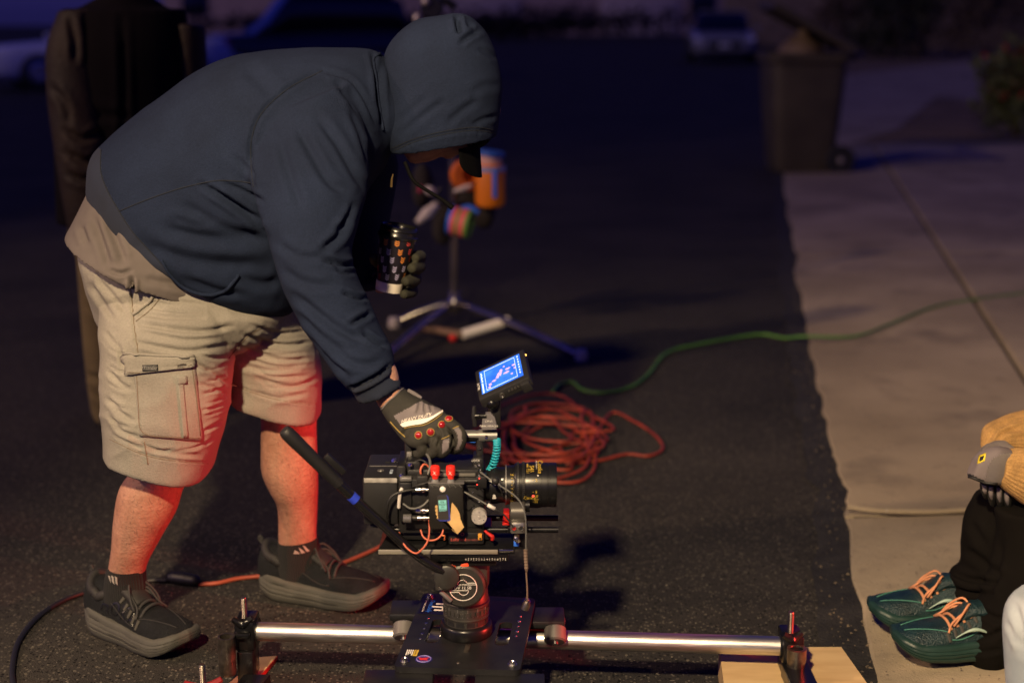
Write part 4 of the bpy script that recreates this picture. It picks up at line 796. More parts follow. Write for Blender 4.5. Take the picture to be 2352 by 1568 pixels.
put('lettering', text('SMALLHD', S3(-.055, .38, .0008), v, -u, .0065), WHT, hsg, smooth=False)
be = BL - v * .16
for k in range(6): put('connector', lathe(be + u * (.58 + k * .075) - w * .009, -v, [(0, 0), (0, .0022), (.002, .002), (.002, 0)], 10), STEEL, hsg)
put('connector', lathe(be + u * .40 - w * .011, -v, [(0, .0), (0, .0052), (.004, .0052), (.004, .0035), (.001, .003), (.001, 0)], 18), STEEL, hsg)
put('lower_lip', frame_box(be + u * .86 - w * .024 - v * .10, u * .22, v * .12, w * .02, .002), BLKP, hsg)
put('led', ball(BL + u * 1.122 + v * .95 - w * .006, .0022, 8, 6), mat('amber_led', (.5, .3, .05), .3, emit=(1, .5, .1), estr=3), hsg)
am = put('arm', join(tube([P(1118, 985, 2.612), P(1130, 950, 2.615), P(1134, 925, 2.618), P(1128, 908, 2.612)], [.009, .009, .008, .007], 12, 4), box(P(1122, 985, 2.605), P(1150, 900, 2.628), .004)), BLK, mn)
put('ball_joint', ball(P(1130, 926, 2.598), .0125, 20, 14), BLKS, am)
put('tilt_knob', tube([P(1089, 932, 2.60), P(1089, 955, 2.60), P(1091, 978, 2.60)], [.0035, .0055, .0040], 10, 4), BLKP, am)
put('knob_stem', lathe(P(1091, 955, 2.60), X3, [(0, 0), (0, .006), (.008, .007), (.010, .0055), (.022, .0055), (.022, 0)], 16), BLKS, am)
bg_ = put('bracket', prism([P(1106, 987, 2.596), P(1140, 986, 2.596), P(1140, 972, 2.596), P(1136, 958, 2.596), P(1128, 949, 2.596), P(1116, 949, 2.596), P(1108, 960, 2.596)], (0, .012, 0)), mat('bracket_grey', (.20, .19, .20), .45, .4), mn)
put('lettering', join(text('DARK MIRACLE', P(1123, 978, 2.5952), X3, Z3, .0050), text('CTR-02', P(1123, 967, 2.5952), X3, Z3, .0046)), WHT, bg_, smooth=False)
put('red_tab', frame_box(P(1138, 914, 2.60), (.006, 0, .008), (0, .006, 0), (.003, 0, -.003), .0006), REDM, mn)
# coiled cyan cable
pts = []; base = [P(1141, 1008, 2.60), P(1142, 1022, 2.598), P(1139, 1045, 2.598), P(1132, 1068, 2.60), P(1122, 1084, 2.605)]; bs = smoothpath(base, 40); k = len(bs)
T = np.gradient(bs, axis=0)
for i in range(0, k):
    uu, vv, _ = basis(T[i]); a = i / k * 2 * math.pi * 15; pts.append(bs[i] + .0058 * (uu * math.cos(a) + vv * math.sin(a)))
cyc = tag(put('coiled_cable', tube(pts, .0022, 6, 2), mat('cyan_cable', (.02, .36, .46), .4), angle=180), 'coiled cyan cable running from the monitor down to the camera', 'cable')
# ================================================================== the hooded man
from mathutils.bvhtree import BVHTree
class Surf:
    """cloth surface that small parts are laid on"""
    def __init__(s, V, F): s.t = BVHTree.FromPolygons([tuple(v) for v in V], F); s.V, s.F = V, F
    def at(s, x, y, off=0.0):
        o = Vector((0, 0, CAM_H)); d = Vector(_ray(x, y)).normalized(); h, n, i, _ = s.t.ray_cast(o, d)
        if h is None:
            p = P(x, y, 3.0); h, n, i, _ = s.t.find_nearest(Vector(p))
        if n.dot(d) > 0: n = -n
        return np.array(h) + np.array(n) * off
    def line(s, pts, off=0.001, k=6): return np.array([s.at(x, y, off) for x, y in smoothpath(pts, k)])
    def seam(s, pts, r=.0011, off=.0004, k=6): return tube(s.line(pts, off, k), r, 6, 0)
    def quad(s, tl, tr, br, bl, off=.003, nu=12, nv=12, bow=0.0):
        """raised cloth patch over a four-cornered field"""
        tl, tr, br, bl = (np.asarray(q, float) for q in (tl, tr, br, bl)); V = []; nu2, nv2 = nu + 2, nv + 2
        for j in range(-1, nv + 2):
            for i in range(-1, nu + 2):
                a, b = np.clip(i / nu, 0, 1), np.clip(j / nv, 0, 1); q = (tl * (1 - a) + tr * a) * (1 - b) + (bl * (1 - a) + br * a) * b
                edge = i in (-1, nu + 1) or j in (-1, nv + 1)
                V.append(s.at(q[0], q[1], -.002 if edge else off + bow * math.sin(math.pi * a) * math.sin(math.pi * b)))
        W = nu + 3; F = [[j * W + i, j * W + i + 1, (j + 1) * W + i + 1, (j + 1) * W + i] for j in range(nv + 2) for i in range(nu + 2)]
        return np.array(V), [q[::-1] for q in F]
SKIN = mat('skin', (0.44, 0.235, 0.165), 0.5, col2=(0.36, 0.175, 0.12), vscale=14, bump=.25, bscale=180, grain=.13, gscale=90, speck=((0.17, 0.085, 0.055), 130, 0.72), spec=.35)
SKIN.node_tree.nodes['Principled BSDF'].inputs['Subsurface Weight'].default_value = 0.08
SKIN.node_tree.nodes['Principled BSDF'].inputs['Subsurface Radius'].default_value = (.012, .005, .003)
HOOD = mat('hoodie_cloth', (0.0125, 0.0190, 0.0410), 0.95, var=.12, vscale=9, bump=.3, bscale=420, spec=.12, grain=.12, gscale=260)
RIBK = band_mat('hoodie_rib', (0.0102, 0.0154, 0.033), 0.95, (260, 40, 60), .2)
KHAKI = mat('khaki_cotton', (0.265, 0.248, 0.215), 0.9, var=.10, vscale=9, bump=.35, bscale=420, spec=.12, grain=.08, gscale=260); KTHR = mat('khaki_thread', (0.16, 0.125, 0.085), 0.9)
TEE = mat('taupe_jersey', (0.125, 0.108, 0.102), 0.92, var=.08, vscale=12, bump=.15, bscale=900, spec=.1)
man = thing('person', (-.62, 3.06, 0), 'person in dark hoodie and khaki shorts bending over the camera with a cup', 'person')
YT = 3.08
# ---- body: one continuous figure inside the clothes
chin = P(943, 376, YT); eU = np.array([.93, 0, .368]); eF = np.array([.368, 0, -.93]); eY = np.array([0, 1.0, 0])
def hb(u, f, y, ru, rf, ry):
    v, F_ = ball((0, 0, 0), 1.0, 24, 16); v = v[:, 2:3] * eU * ru + v[:, 0:1] * eF * rf + v[:, 1:2] * eY * ry; return v + chin + eU * u + eF * f + eY * y, F_
head = [hb(.125, -.075, 0, .108, .098, .078), hb(.045, -.030, 0, .050, .040, .050), hb(.075, -.035, 0, .075, .045, .062), hb(.020, -.012, 0, .022, .018, .026),
        hb(.105, .002, 0, .030, .014, .011), hb(.084, .010, 0, .013, .013, .014), hb(.084, .003, .013, .009, .009, .008), hb(.084, .003, -.013, .009, .009, .008), hb(.052, .000, 0, .009, .011, .022), hb(.038, -.001, 0, .009, .011, .020),
        hb(.135, -.006, 0, .012, .012, .05), hb(.10, -.07, .078, .03, .02, .012), hb(.10, -.07, -.078, .03, .02, .012)]
legN = dens([(255, 560, 560, 660, 3.05, .15), (262, 760, 500, 760, 2.99, .115), (285, 900, 480, 920, 2.97, .085), (306, 1010, 460, 1040, 2.965, .072), (312, 1060, 444, 1078, 2.965, .068), (275, 1120, 420, 1124, 2.97, .068), (262, 1188, 404, 1176, 2.975, .064), (257, 1250, 366, 1240, 2.985, .050), (250, 1300, 336, 1300, 2.995, .040), (246, 1345, 333, 1350, 3.0, .030), (242, 1385, 336, 1398, 3.0, .026)], 4)
legF = dens([(430, 600, 640, 680, 3.12, .13), (500, 740, 690, 740, 3.16, .11), (560, 860, 720, 850, 3.17, .08), (597, 940, 727, 932, 3.17, .066), (599, 1030, 728, 1020, 3.175, .062), (602, 1085, 730, 1075, 3.18, .064), (620, 1128, 731, 1118, 3.185, .060), (637, 1165, 729, 1158, 3.195, .050), (640, 1240, 728, 1234, 3.205, .039), (640, 1290, 736, 1285, 3.21, .030), (638, 1330, 745, 1328, 3.21, .026)], 4)
trunk = dens([(260, 560, 560, 640, YT, .16), (320, 420, 620, 600, YT, .17), (450, 280, 720, 520, YT, .17), (620, 190, 800, 430, YT, .16), (780, 170, 850, 340, YT, .12), (850, 190, 900, 310, YT, .062), (930, 220, 965, 310, YT, .058), (980, 230, 1000, 300, YT, .06)], 4)
armN = dens([(660, 260, 800, 240, 2.90, .06), (660, 420, 770, 410, 2.83, .055), (690, 600, 770, 590, 2.75, .045), (750, 740, 820, 720, 2.70, .042), (840, 865, 905, 835, 2.66, .032), (866, 925, 918, 885, 2.65, .026), (880, 945, 930, 900, 2.645, .026)], 4)
armF = dens([(760, 260, 840, 250, 3.24, .06), (780, 400, 860, 390, 3.27, .055), (800, 560, 860, 550, 3.25, .045), (815, 630, 865, 620, 3.22, .042), (860, 622, 866, 672, 3.18, .034), (910, 612, 918, 660, 3.14, .028)], 4)
BV, BF = remesh(head + [sil(legN), sil(legF), sil(trunk), sil(armN), sil(armF)], .0052, 3)
BV = BV + normals(BV, BF) * (vnoise(BV, 22, 3) * .0012)[:, None]
put('body', (BV, BF), SKIN, man, angle=180)
bn_ = normals(BV, BF); calf = np.where((BV[:, 2] > .16) & (BV[:, 2] < .52) & (BV[:, 0] < -.35))[0]; pick = np.random.RandomState(9).choice(calf, 1100); rg = np.random.RandomState(10)
hp0 = BV[pick] + rg.randn(1100, 3) * .0015; hd1 = bn_[pick] * .35 + rg.randn(1100, 3) * .35 + [.1, 0, -.9]; hd1 /= np.linalg.norm(hd1, axis=1)[:, None]; hw_ = np.cross(hd1, bn_[pick]) * .00032; hl_ = rg.uniform(.006, .014, (1100, 1))
hv_ = np.stack([hp0 - hw_, hp0 + hw_, hp0 + hd1 * hl_ + bn_[pick] * .0015], 1).reshape(-1, 3); put('leg_hair', (hv_, np.arange(3300).reshape(-1, 3).tolist()), mat('leg_hair_brown', (.035, .02, .012), .7), man, smooth=False, kind='stuff')
# face details on the head: eyes, beard shadow
for s in (-1, 1):
    e_ = put('eye', hb(.118, -.012, s * .031, .011, .011, .012), mat('eye_white', (.6, .58, .55), .3), man)
    put('iris', hb(.118, -.002, s * .031, .005, .003, .005), mat('iris_brown', (.05, .03, .02), .2), e_)
    put('eyebrow', hb(.138, .006, s * .032, .005, .004, .02), mat('brow_hair', (.05, .035, .025), .9), man)
cap_ = put('cap', hb(.150, -.070, 0, .070, .095, .080), mat('cap_black', (.0025, .0025, .003), .9, bump=.2, bscale=600, spec=.08), man)
bv = []; nb, ms = 21, 7; rc_ = P(1079, 330, YT); bd = np.array([.06, 0, -1.0])
for j in range(ms):
    for i in range(nb):
        t = rad(-78 + 156 * i / (nb - 1)); s_ = j / (ms - 1); le = .072 * (math.cos(t) ** .55)
        bv.append(rc_ + eY * .088 * math.sin(t) * (1 - .08 * s_) - eU * (.040 * math.sin(t) ** 2) + bd * (s_ * le) - eF * .012 * math.sin(t) ** 2 + np.array([.022, 0, 0]))
bf = [[j * nb + i, j * nb + i + 1, (j + 1) * nb + i + 1, (j + 1) * nb + i] for j in range(ms - 1) for i in range(nb - 1)]
bv = np.array(bv); nn = len(bv); bv2 = np.vstack([bv, bv - np.array([.0035, 0, 0])])
rim = [i for i in range(nb)] + [j * nb + nb - 1 for j in range(1, ms)] + [(ms - 1) * nb + i for i in range(nb - 2, -1, -1)] + [j * nb for j in range(ms - 2, 0, -1)]
put('brim', (bv2, bf + [[a + nn for a in q[::-1]] for q in bf] + [[rim[k], rim[(k + 1) % len(rim)], rim[(k + 1) % len(rim)] + nn, rim[k] + nn] for k in range(len(rim))]), MATS['cap_black'], cap_)

# ---- hoodie: trunk and sleeves in one cloth
torso = dens([(207, 444, 600, 716, YT, .206), (203, 425, 625, 724, YT, .212), (214, 360, 672, 716, YT, .226), (245, 322, 692, 682, YT, .230), (330, 250, 722, 622, YT, .240), (430, 180, 752, 562, YT, .245), (530, 131, 792, 502, YT, .245), (640, 114, 832, 452, YT, .235), (760, 111, 862, 412, YT, .205), (840, 111, 885, 382, YT, .150), (880, 126, 898, 352, YT, .110), (910, 165, 925, 330, YT, .095)], 4)
slN = dens([(615, 270, 800, 190, 2.93, .09), (572, 372, 848, 318, 2.865, .105), (586, 452, 846, 425, 2.825, .108), (612, 525, 826, 500, 2.795, .104), (632, 590, 806, 572, 2.77, .098), (655, 668, 815, 632, 2.74, .090), (688, 742, 846, 700, 2.715, .085), (728, 800, 872, 762, 2.695, .080), (770, 852, 893, 805, 2.675, .074), (800, 884, 899, 834, 2.665, .062), (812, 893, 893, 846, 2.66, .050), (818, 908, 908, 866, 2.655, .044), (826, 924, 919, 884, 2.65, .041)], 4)
slF = dens([(720, 250, 850, 230, 3.22, .09), (730, 370, 905, 350, 3.26, .10), (745, 440, 908, 420, 3.27, .095), (765, 520, 893, 505, 3.26, .085), (790, 590, 884, 575, 3.24, .075), (805, 640, 880, 620, 3.22, .062), (838, 668, 872, 612, 3.19, .052), (874, 664, 882, 612, 3.165, .044)], 4)
HV, HF = remesh([sil(torso, 40), sil(slN, 32), sil(slF, 28)], .0052, 6)
HV = HV + normals(HV, HF) * (vnoise(HV, 5, 1) * .006 + vnoise(HV, 11, 2) * .0028 + vnoise(HV, 26, 12) * .0009)[:, None]
HL = [([(463, 423), (530, 465), (601, 506)], 7, 0.0094), ([(515, 421), (560, 440), (604, 462)], 6, 0.0075), ([(490, 436), (550, 478), (604, 528)], 7, 0.0075), ([(420, 470), (500, 515), (590, 545)], 12, 0.0056),
      ([(371, 525), (480, 545), (624, 549)], 16, 0.0075), ([(330, 560), (450, 600), (600, 612)], 16, 0.0065), ([(400, 500), (470, 520)], 8, 0.0038), ([(564, 156), (600, 190), (629, 222)], 16, 0.0047), ([(450, 250), (500, 300), (540, 370)], 22, 0.0038), ([(537, 359), (565, 385), (585, 405)], 7, 0.0047),
      ([(640, 645), (600, 652), (548, 636)], 12, 0.0056), ([(430, 640), (500, 668), (560, 676)], 9, 0.0047),
      ([(740, 163), (660, 205), (600, 262), (578, 320), (577, 380), (584, 440)], 5, 0.0052), ([(740, 163), (800, 182), (835, 225), (862, 290)], 5, 0.0047),
      ([(642, 322), (665, 400), (693, 483)], 11, 0.0056), ([(684, 294), (715, 350), (753, 414), (790, 440)], 10, 0.0075), ([(803, 248), (830, 310), (849, 377)], 8, 0.0075), ([(776, 190), (820, 250), (856, 325)], 8, 0.0075), ([(730, 270), (775, 330), (815, 400), (838, 430)], 9, 0.0065),
      ([(799, 501), (780, 540), (740, 575)], 8, 0.0094), ([(812, 470), (795, 505), (770, 530)], 6, 0.0065), ([(815, 607), (785, 608), (745, 596)], 6, 0.0103), ([(812, 626), (790, 626), (770, 618)], 5, 0.0075), ([(640, 560), (690, 590), (750, 590)], 9, 0.0047), ([(650, 620), (700, 650), (770, 655)], 10, 0.0056),
      ([(842, 686), (820, 684), (790, 672)], 5, 0.0103), ([(850, 720), (832, 730), (805, 745)], 6, 0.0103), ([(679, 679), (730, 720), (784, 759), (830, 780)], 9, 0.0084), ([(885, 795), (862, 785), (835, 765)], 5, 0.0112), ([(707, 773), (750, 825), (801, 868)], 9, 0.0075), ([(895, 838), (866, 862), (828, 882), (806, 889)], 5, 0.0112), ([(760, 800), (820, 835), (880, 828)], 8, 0.0065), ([(690, 720), (740, 775), (800, 810)], 8, 0.0047),
      ([(870, 150), (872, 220), (880, 290)], 7, 0.0094), ([(855, 120), (860, 160), (866, 240)], 5, 0.0056)]
HV, HF = folds(HV, HF, HL)
hs = Surf(HV, HF)
cen = fcent(HV, HF); pc = proj(cen)
hem_band = inpoly(pc, [(190, 300), (232, 345), (232, 395), (248, 440), (278, 492), (305, 533), (362, 596), (404, 646), (470, 690), (560, 720), (560, 780), (190, 700)]) & (cen[:, 1] < 3.5) & (cen[:, 0] < -.45)
cuff = inpoly(pc, [(806, 890), (868, 864), (897, 838), (930, 880), (830, 940)]) & (cen[:, 1] < 2.75)
hoodie = put('hoodie', (HV, HF), HOOD, man, angle=180, mats=[RIBK], fmat=(hem_band | cuff).astype(int))
SEAM = mat('seam_dark', (.007, .010, .018), .95)
put('hem_seam', hs.seam([(232, 345), (232, 395), (248, 440), (278, 492), (305, 533), (362, 596), (404, 646), (440, 668)], .0012), SEAM, hoodie, angle=180)
put('side_seam', hs.seam([(274, 485), (340, 458), (417, 432), (491, 416), (540, 416), (582, 421)], .0012, .0002), SEAM, hoodie, angle=180)
put('armhole_seam', hs.seam([(740, 163), (660, 205), (600, 262), (578, 320), (577, 380), (582, 430)], .0009, .0), SEAM, hoodie, angle=180)
put('cuff_seam', hs.seam([(810, 892), (845, 878), (870, 862), (893, 842)], .0012, .0), SEAM, hoodie, angle=180)
put('pocket_edge', tube(hs.line([(372, 596), (392, 628), (420, 655), (455, 671), (490, 675), (520, 662), (540, 640), (547, 630)], .004), [.003, .004, .004, .0035], 8, 0), HOOD, hoodie, angle=180)
# hood: hollow, open downwards
hr = [(1003, 40, 1040, 34, YT, .018), (960, 50, 1072, 38, YT, .045), (915, 80, 1098, 58, YT, .078), (888, 116, 1120, 86, YT, .100), (875, 165, 1142, 134, YT, .114), (871, 220, 1154, 194, YT, .121), (877, 280, 1153, 250, YT, .123), (887, 318, 1148, 285, YT, .121), (897, 350, 1142, 315, YT, .116)]
inn = [(a + 9, b, c - 9, d, Y, r - .009) for a, b, c, d, Y, r in hr[::-1][:-3]]
QV, QF = remesh([sil(dens(hr, 4) + [(897, 352, 1142, 317, YT, .112)] + [(906, 350, 1133, 316, YT, .107)] + dens(inn, 3), 44, 2.25)], .0046, 4)
QV = QV + normals(QV, QF) * (vnoise(QV, 7, 5) * .0060 + vnoise(QV, 15, 6) * .002)[:, None]
QL = [([(921, 308), (978, 260), (1019, 234)], 8, 0.0033), ([(1030, 282), (1061, 255), (1097, 232)], 8, 0.0039), ([(1085, 287), (1110, 275), (1140, 266)], 6, 0.0039), ([(1050, 40), (1052, 56), (1056, 74)], 6, 0.0150), ([(1058, 98), (1080, 82), (1102, 70)], 6, 0.0080), ([(1100, 112), (1120, 122), (1142, 136)], 6, 0.0033), ([(905, 290), (950, 250), (985, 225)], 9, 0.0022), ([(1075, 60), (1090, 68)], 5, 0.0033),
      ([(897, 350), (952, 326), (1009, 311), (1061, 302), (1100, 300), (1140, 308)], 4, 0.0019), ([(1085, 215), (1110, 200), (1150, 195)], 9, 0.0022)] + [([(940 + 26 * k, 330 - 7 * k), (944 + 26 * k, 350 - 6 * k)], 3.5, 0.0012) for k in range(7)]
QV, QF = folds(QV, QF, QL)
qs = Surf(QV, QF); hood = put('hood', (QV, QF), HOOD, hoodie, angle=180)
for dy in (0, 7): put('hood_seam' if dy == 0 else 'hood_stitch', qs.seam([(899, 349 - dy), (952, 326 - dy), (1009, 311 - dy), (1061, 302 - dy), (1100, 300 - dy), (1138, 307 - dy)], .0009, .0), SEAM, hoodie, angle=180)
put('neck_seam', tube(hs.line([(872, 124), (858, 140), (862, 180), (870, 240), (878, 300)], .002), .003, 8, 0), HOOD, hoodie, angle=180)
put('drawstring', tube([P(930, 372, 3.03), P(950, 415, 3.02), P(985, 440, 3.02), P(1015, 458, 3.02), P(1040, 478, 3.02)], [.0042, .004, .004, .0042, .0062], 8, 6), mat('cord_black', (.003, .003, .0035), .8, spec=.1), hoodie, angle=180)
put('zip_pull', tube([P(903, 400, 3.0), P(900, 412, 3.0), P(899, 430, 3.0)], [.0012, .002, .0026], 6, 3), mat('brass', (.55, .38, .15), .35, .9), hoodie)

# ---- undershirt
tee = dens([(230, 400, 550, 590, YT, .18), (206, 440, 560, 640, YT, .203), (176, 500, 560, 668, YT, .218), (160, 530, 548, 690, YT, .226), (163, 536, 543, 692, YT, .222), (180, 522, 530, 672, YT, .206), (215, 480, 520, 620, YT, .18)], 4)
TV, TF = remesh([sil(tee, 48)], .004, 8)
TV = TV + normals(TV, TF) * (vnoise(TV, 9, 8) * .005)[:, None]
TV, TF = folds(TV, TF, [([(215, 500), (235, 560), (250, 610)], 8, .006), ([(245, 500), (270, 560), (285, 600)], 8, .006), ([(185, 520), (200, 560)], 7, .005), ([(250, 620), (275, 628), (300, 622)], 5, .006), ([(330, 640), (420, 660)], 8, .004), ([(302, 640), (304, 665), (300, 690)], 5, .018), ([(380, 640), (470, 680)], 8, .004)])
put('undershirt', (TV, TF), TEE, man, angle=180)
ts_ = Surf(TV, TF)

# ---- shorts
pel = dens([(240, 470, 560, 620, YT, .17), (196, 570, 590, 660, YT, .192), (200, 620, 620, 690, YT, .196), (222, 690, 660, 710, YT, .190), (240, 745, 640, 750, YT, .170), (300, 790, 590, 790, YT, .12)], 4)
sN = dens([(285, 640, 520, 640, 3.04, .11), (250, 685, 540, 690, 3.015, .145), (240, 760, 532, 745, 2.985, .150), (243, 840, 527, 830, 2.975, .150), (243, 930, 519, 940, 2.97, .146), (247, 1005, 492, 1045, 2.968, .137), (249, 1030, 478, 1086, 2.967, .131), (262, 1022, 466, 1076, 2.967, .118), (272, 980, 468, 1010, 2.967, .112)], 4)
sF = dens([(480, 660, 660, 660, 3.12, .10), (472, 705, 688, 692, 3.14, .135), (505, 750, 706, 735, 3.17, .140), (522, 805, 725, 795, 3.175, .138), (527, 860, 734, 862, 3.178, .134), (526, 898, 732, 950, 3.18, .131), (537, 890, 720, 938, 3.18, .118), (545, 850, 715, 880, 3.18, .112)], 4)
SV, SF = remesh([sil(pel, 40, 2.3), sil(sN, 44, 2.7), sil(sF, 44, 2.6)], .0040, 3)
SV = SV + normals(SV, SF) * (vnoise(SV, 7, 9) * .0045 + vnoise(SV, 30, 10) * .0010 + (1 - np.abs(vnoise(SV * [1, 1, 1.7], 11, 16))) ** 3 * .004)[:, None]
SL = [([(312, 742), (400, 756), (470, 760), (535, 748)], 5.4, 0.0046), ([(308, 785), (380, 800), (440, 806), (522, 792)], 5.4, 0.0054), ([(320, 720), (400, 730), (470, 728)], 4.8, 0.0031), ([(330, 762), (420, 780), (500, 776)], 4.1, 0.0031), ([(450, 835), (490, 855), (522, 880)], 4.8, 0.0063), ([(455, 880), (490, 890), (520, 905)], 4.1, 0.0039), ([(462, 905), (490, 898), (520, 890)], 3.4, 0.0031), ([(463, 942), (490, 936), (516, 925)], 3.4, 0.0046), ([(468, 990), (495, 975), (512, 965)], 4.1, 0.0054), ([(470, 1020), (490, 1005)], 3.4, 0.0039), ([(450, 810), (490, 822), (525, 818)], 4.1, 0.0046),
      ([(540, 790), (609, 818), (660, 826), (712, 822)], 4.8, 0.0054), ([(557, 766), (644, 793), (707, 788)], 4.8, 0.0054), ([(575, 745), (640, 765), (700, 760)], 4.1, 0.0039), ([(592, 868), (650, 885), (690, 884), (728, 866)], 4.8, 0.0046), ([(585, 900), (640, 914), (700, 905)], 4.8, 0.0039), ([(560, 840), (620, 850), (680, 846)], 4.8, 0.0031),
      ([(609, 749), (575, 768), (552, 790), (524, 824)], 4.2, 0.0019), ([(209, 655), (235, 695), (262, 735)], 6.1, 0.0046), ([(225, 640), (260, 680), (290, 720)], 5.4, 0.0031), ([(250, 850), (275, 880), (300, 895)], 5.4, 0.0046), ([(246, 915), (275, 945), (305, 968)], 5.4, 0.0046), ([(255, 960), (280, 990), (320, 1005)], 4.8, 0.0046), ([(262, 1000), (300, 1020), (330, 1030)], 4.1, 0.0031), ([(270, 780), (285, 830), (300, 850)], 4.8, 0.0031), ([(240, 760), (270, 800), (285, 850)], 4.8, 0.0031),
      ([(345, 1030), (400, 1040), (460, 1045)], 4.8, 0.0031), ([(252, 1006), (330, 1042), (400, 1056), (478, 1062)], 2.4, 0.0024), ([(530, 880), (620, 912), (730, 930)], 2.4, 0.0024), ([(300, 640), (306, 732), (317, 812)], 2.7, 0.0039)]
SL += [([(330 + 7 * k, 690 + 9 * k), (400 + 6 * k, 700 + 8 * k), (470, 706 + 6 * k)], 3.2, .0022) for k in range(3)] + [([(470, 850 + 26 * k), (495, 846 + 25 * k), (518, 836 + 25 * k)], 3.0, .0030) for k in range(5)] + [([(252, 800 + 40 * k), (272, 812 + 40 * k), (296, 815 + 42 * k)], 3.5, .0028) for k in range(5)] + [([(560 + 10 * k, 772 + 26 * k), (630, 790 + 25 * k), (716, 784 + 26 * k)], 3.5, .0030) for k in range(5)] + [([(330, 1020), (365, 1036), (400, 1030)], 3.5, .003), ([(400, 1035), (440, 1030), (470, 1018)], 3.5, .003), ([(345, 665), (400, 690), (470, 700)], 4, .003)]
SV, SF = folds(SV, SF, SL)
ss = Surf(SV, SF); sh = put('shorts', (SV, SF), KHAKI, man, angle=180)
put('side_seam', ss.seam([(298, 650), (303, 690), (307, 735), (313, 780), (318, 812)], .0012), KTHR, sh, angle=180); put('side_seam', ss.seam([(331, 1014), (335, 1035), (340, 1066)], .0012), KTHR, sh, angle=180)
put('hem_stitch', ss.seam([(252, 1008), (330, 1044), (400, 1058), (478, 1064)], .0008), KTHR, sh, angle=180); put('hem_stitch', ss.seam([(530, 882), (620, 914), (728, 932)], .0008), KTHR, sh, angle=180)
put('fly_seam', ss.seam([(606, 750), (575, 768), (552, 790), (526, 822)], .0010), KTHR, sh, angle=180)
put('hip_pocket', tube(ss.line([(308, 722), (330, 706), (345, 690), (352, 680)], .003), .0035, 8, 0), KHAKI, sh, angle=180); put('pocket_stitch', ss.seam([(312, 738), (345, 712), (368, 684)], .0009), KTHR, sh, angle=180)
cp = put('cargo_pocket', ss.quad((308, 856), (447, 836), (465, 1012), (322, 1000), .004, 18, 18, .0025), KHAKI, sh, angle=180)
cs = Surf(*join((SV, SF), ss.quad((308, 856), (447, 836), (465, 1012), (322, 1000), .004, 18, 18, .0025)))
put('pocket_pleat', cs.quad((408, 872), (420, 870), (432, 1004), (420, 1004), .003, 4, 16), KHAKI, cp, angle=180)
put('pocket_stitch', cs.seam([(314, 864), (318, 930), (328, 993), (400, 1004), (458, 1006)], .0008), KTHR, cp, angle=180); put('pocket_stitch', cs.seam([(441, 845), (452, 920), (460, 1000)], .0008), KTHR, cp, angle=180)
fl = put('pocket_flap', cs.quad((283, 812), (446, 818), (444, 842), (290, 862), .009, 20, 6, .003), KHAKI, sh, angle=180)
fs = Surf(*join((SV, SF), cs.quad((283, 812), (446, 818), (444, 842), (290, 862), .009, 20, 6, .003)))
put('flap_stitch', fs.seam([(292, 855), (350, 857), (400, 851), (440, 838)], .0009), KTHR, fl, angle=180)
put('flap_edge', tube(fs.line([(284, 812), (340, 817), (400, 819), (446, 819)], .002), .003, 8, 0), KHAKI, fl, angle=180)
pt = put('pocket_label', fs.quad((327, 838), (363, 837), (364, 852), (328, 854), .002, 6, 3), mat('label_black', (.012, .012, .012), .6), fl, angle=180)
o_ = fs.at(345.5, 843, .0036); ux_ = fs.at(360, 843, .0036) - fs.at(330, 843, .0036); uz_ = fs.at(345, 839, .0036) - fs.at(345, 851, .0036)
put('lettering', text('Wrangler', o_, ux_, uz_, .0085, shear=.2), mat('label_thread', (.28, .27, .25), .8), fl, smooth=False); put('lettering', text('OUTDOOR SERIES', fs.at(345.5, 849.5, .0036), ux_, uz_, .0034), MATS['label_thread'], fl, smooth=False)
put('velcro_tab', cs.quad((405, 864), (428, 862), (429, 880), (408, 882), .004, 4, 4), KHAKI, cp, angle=180)

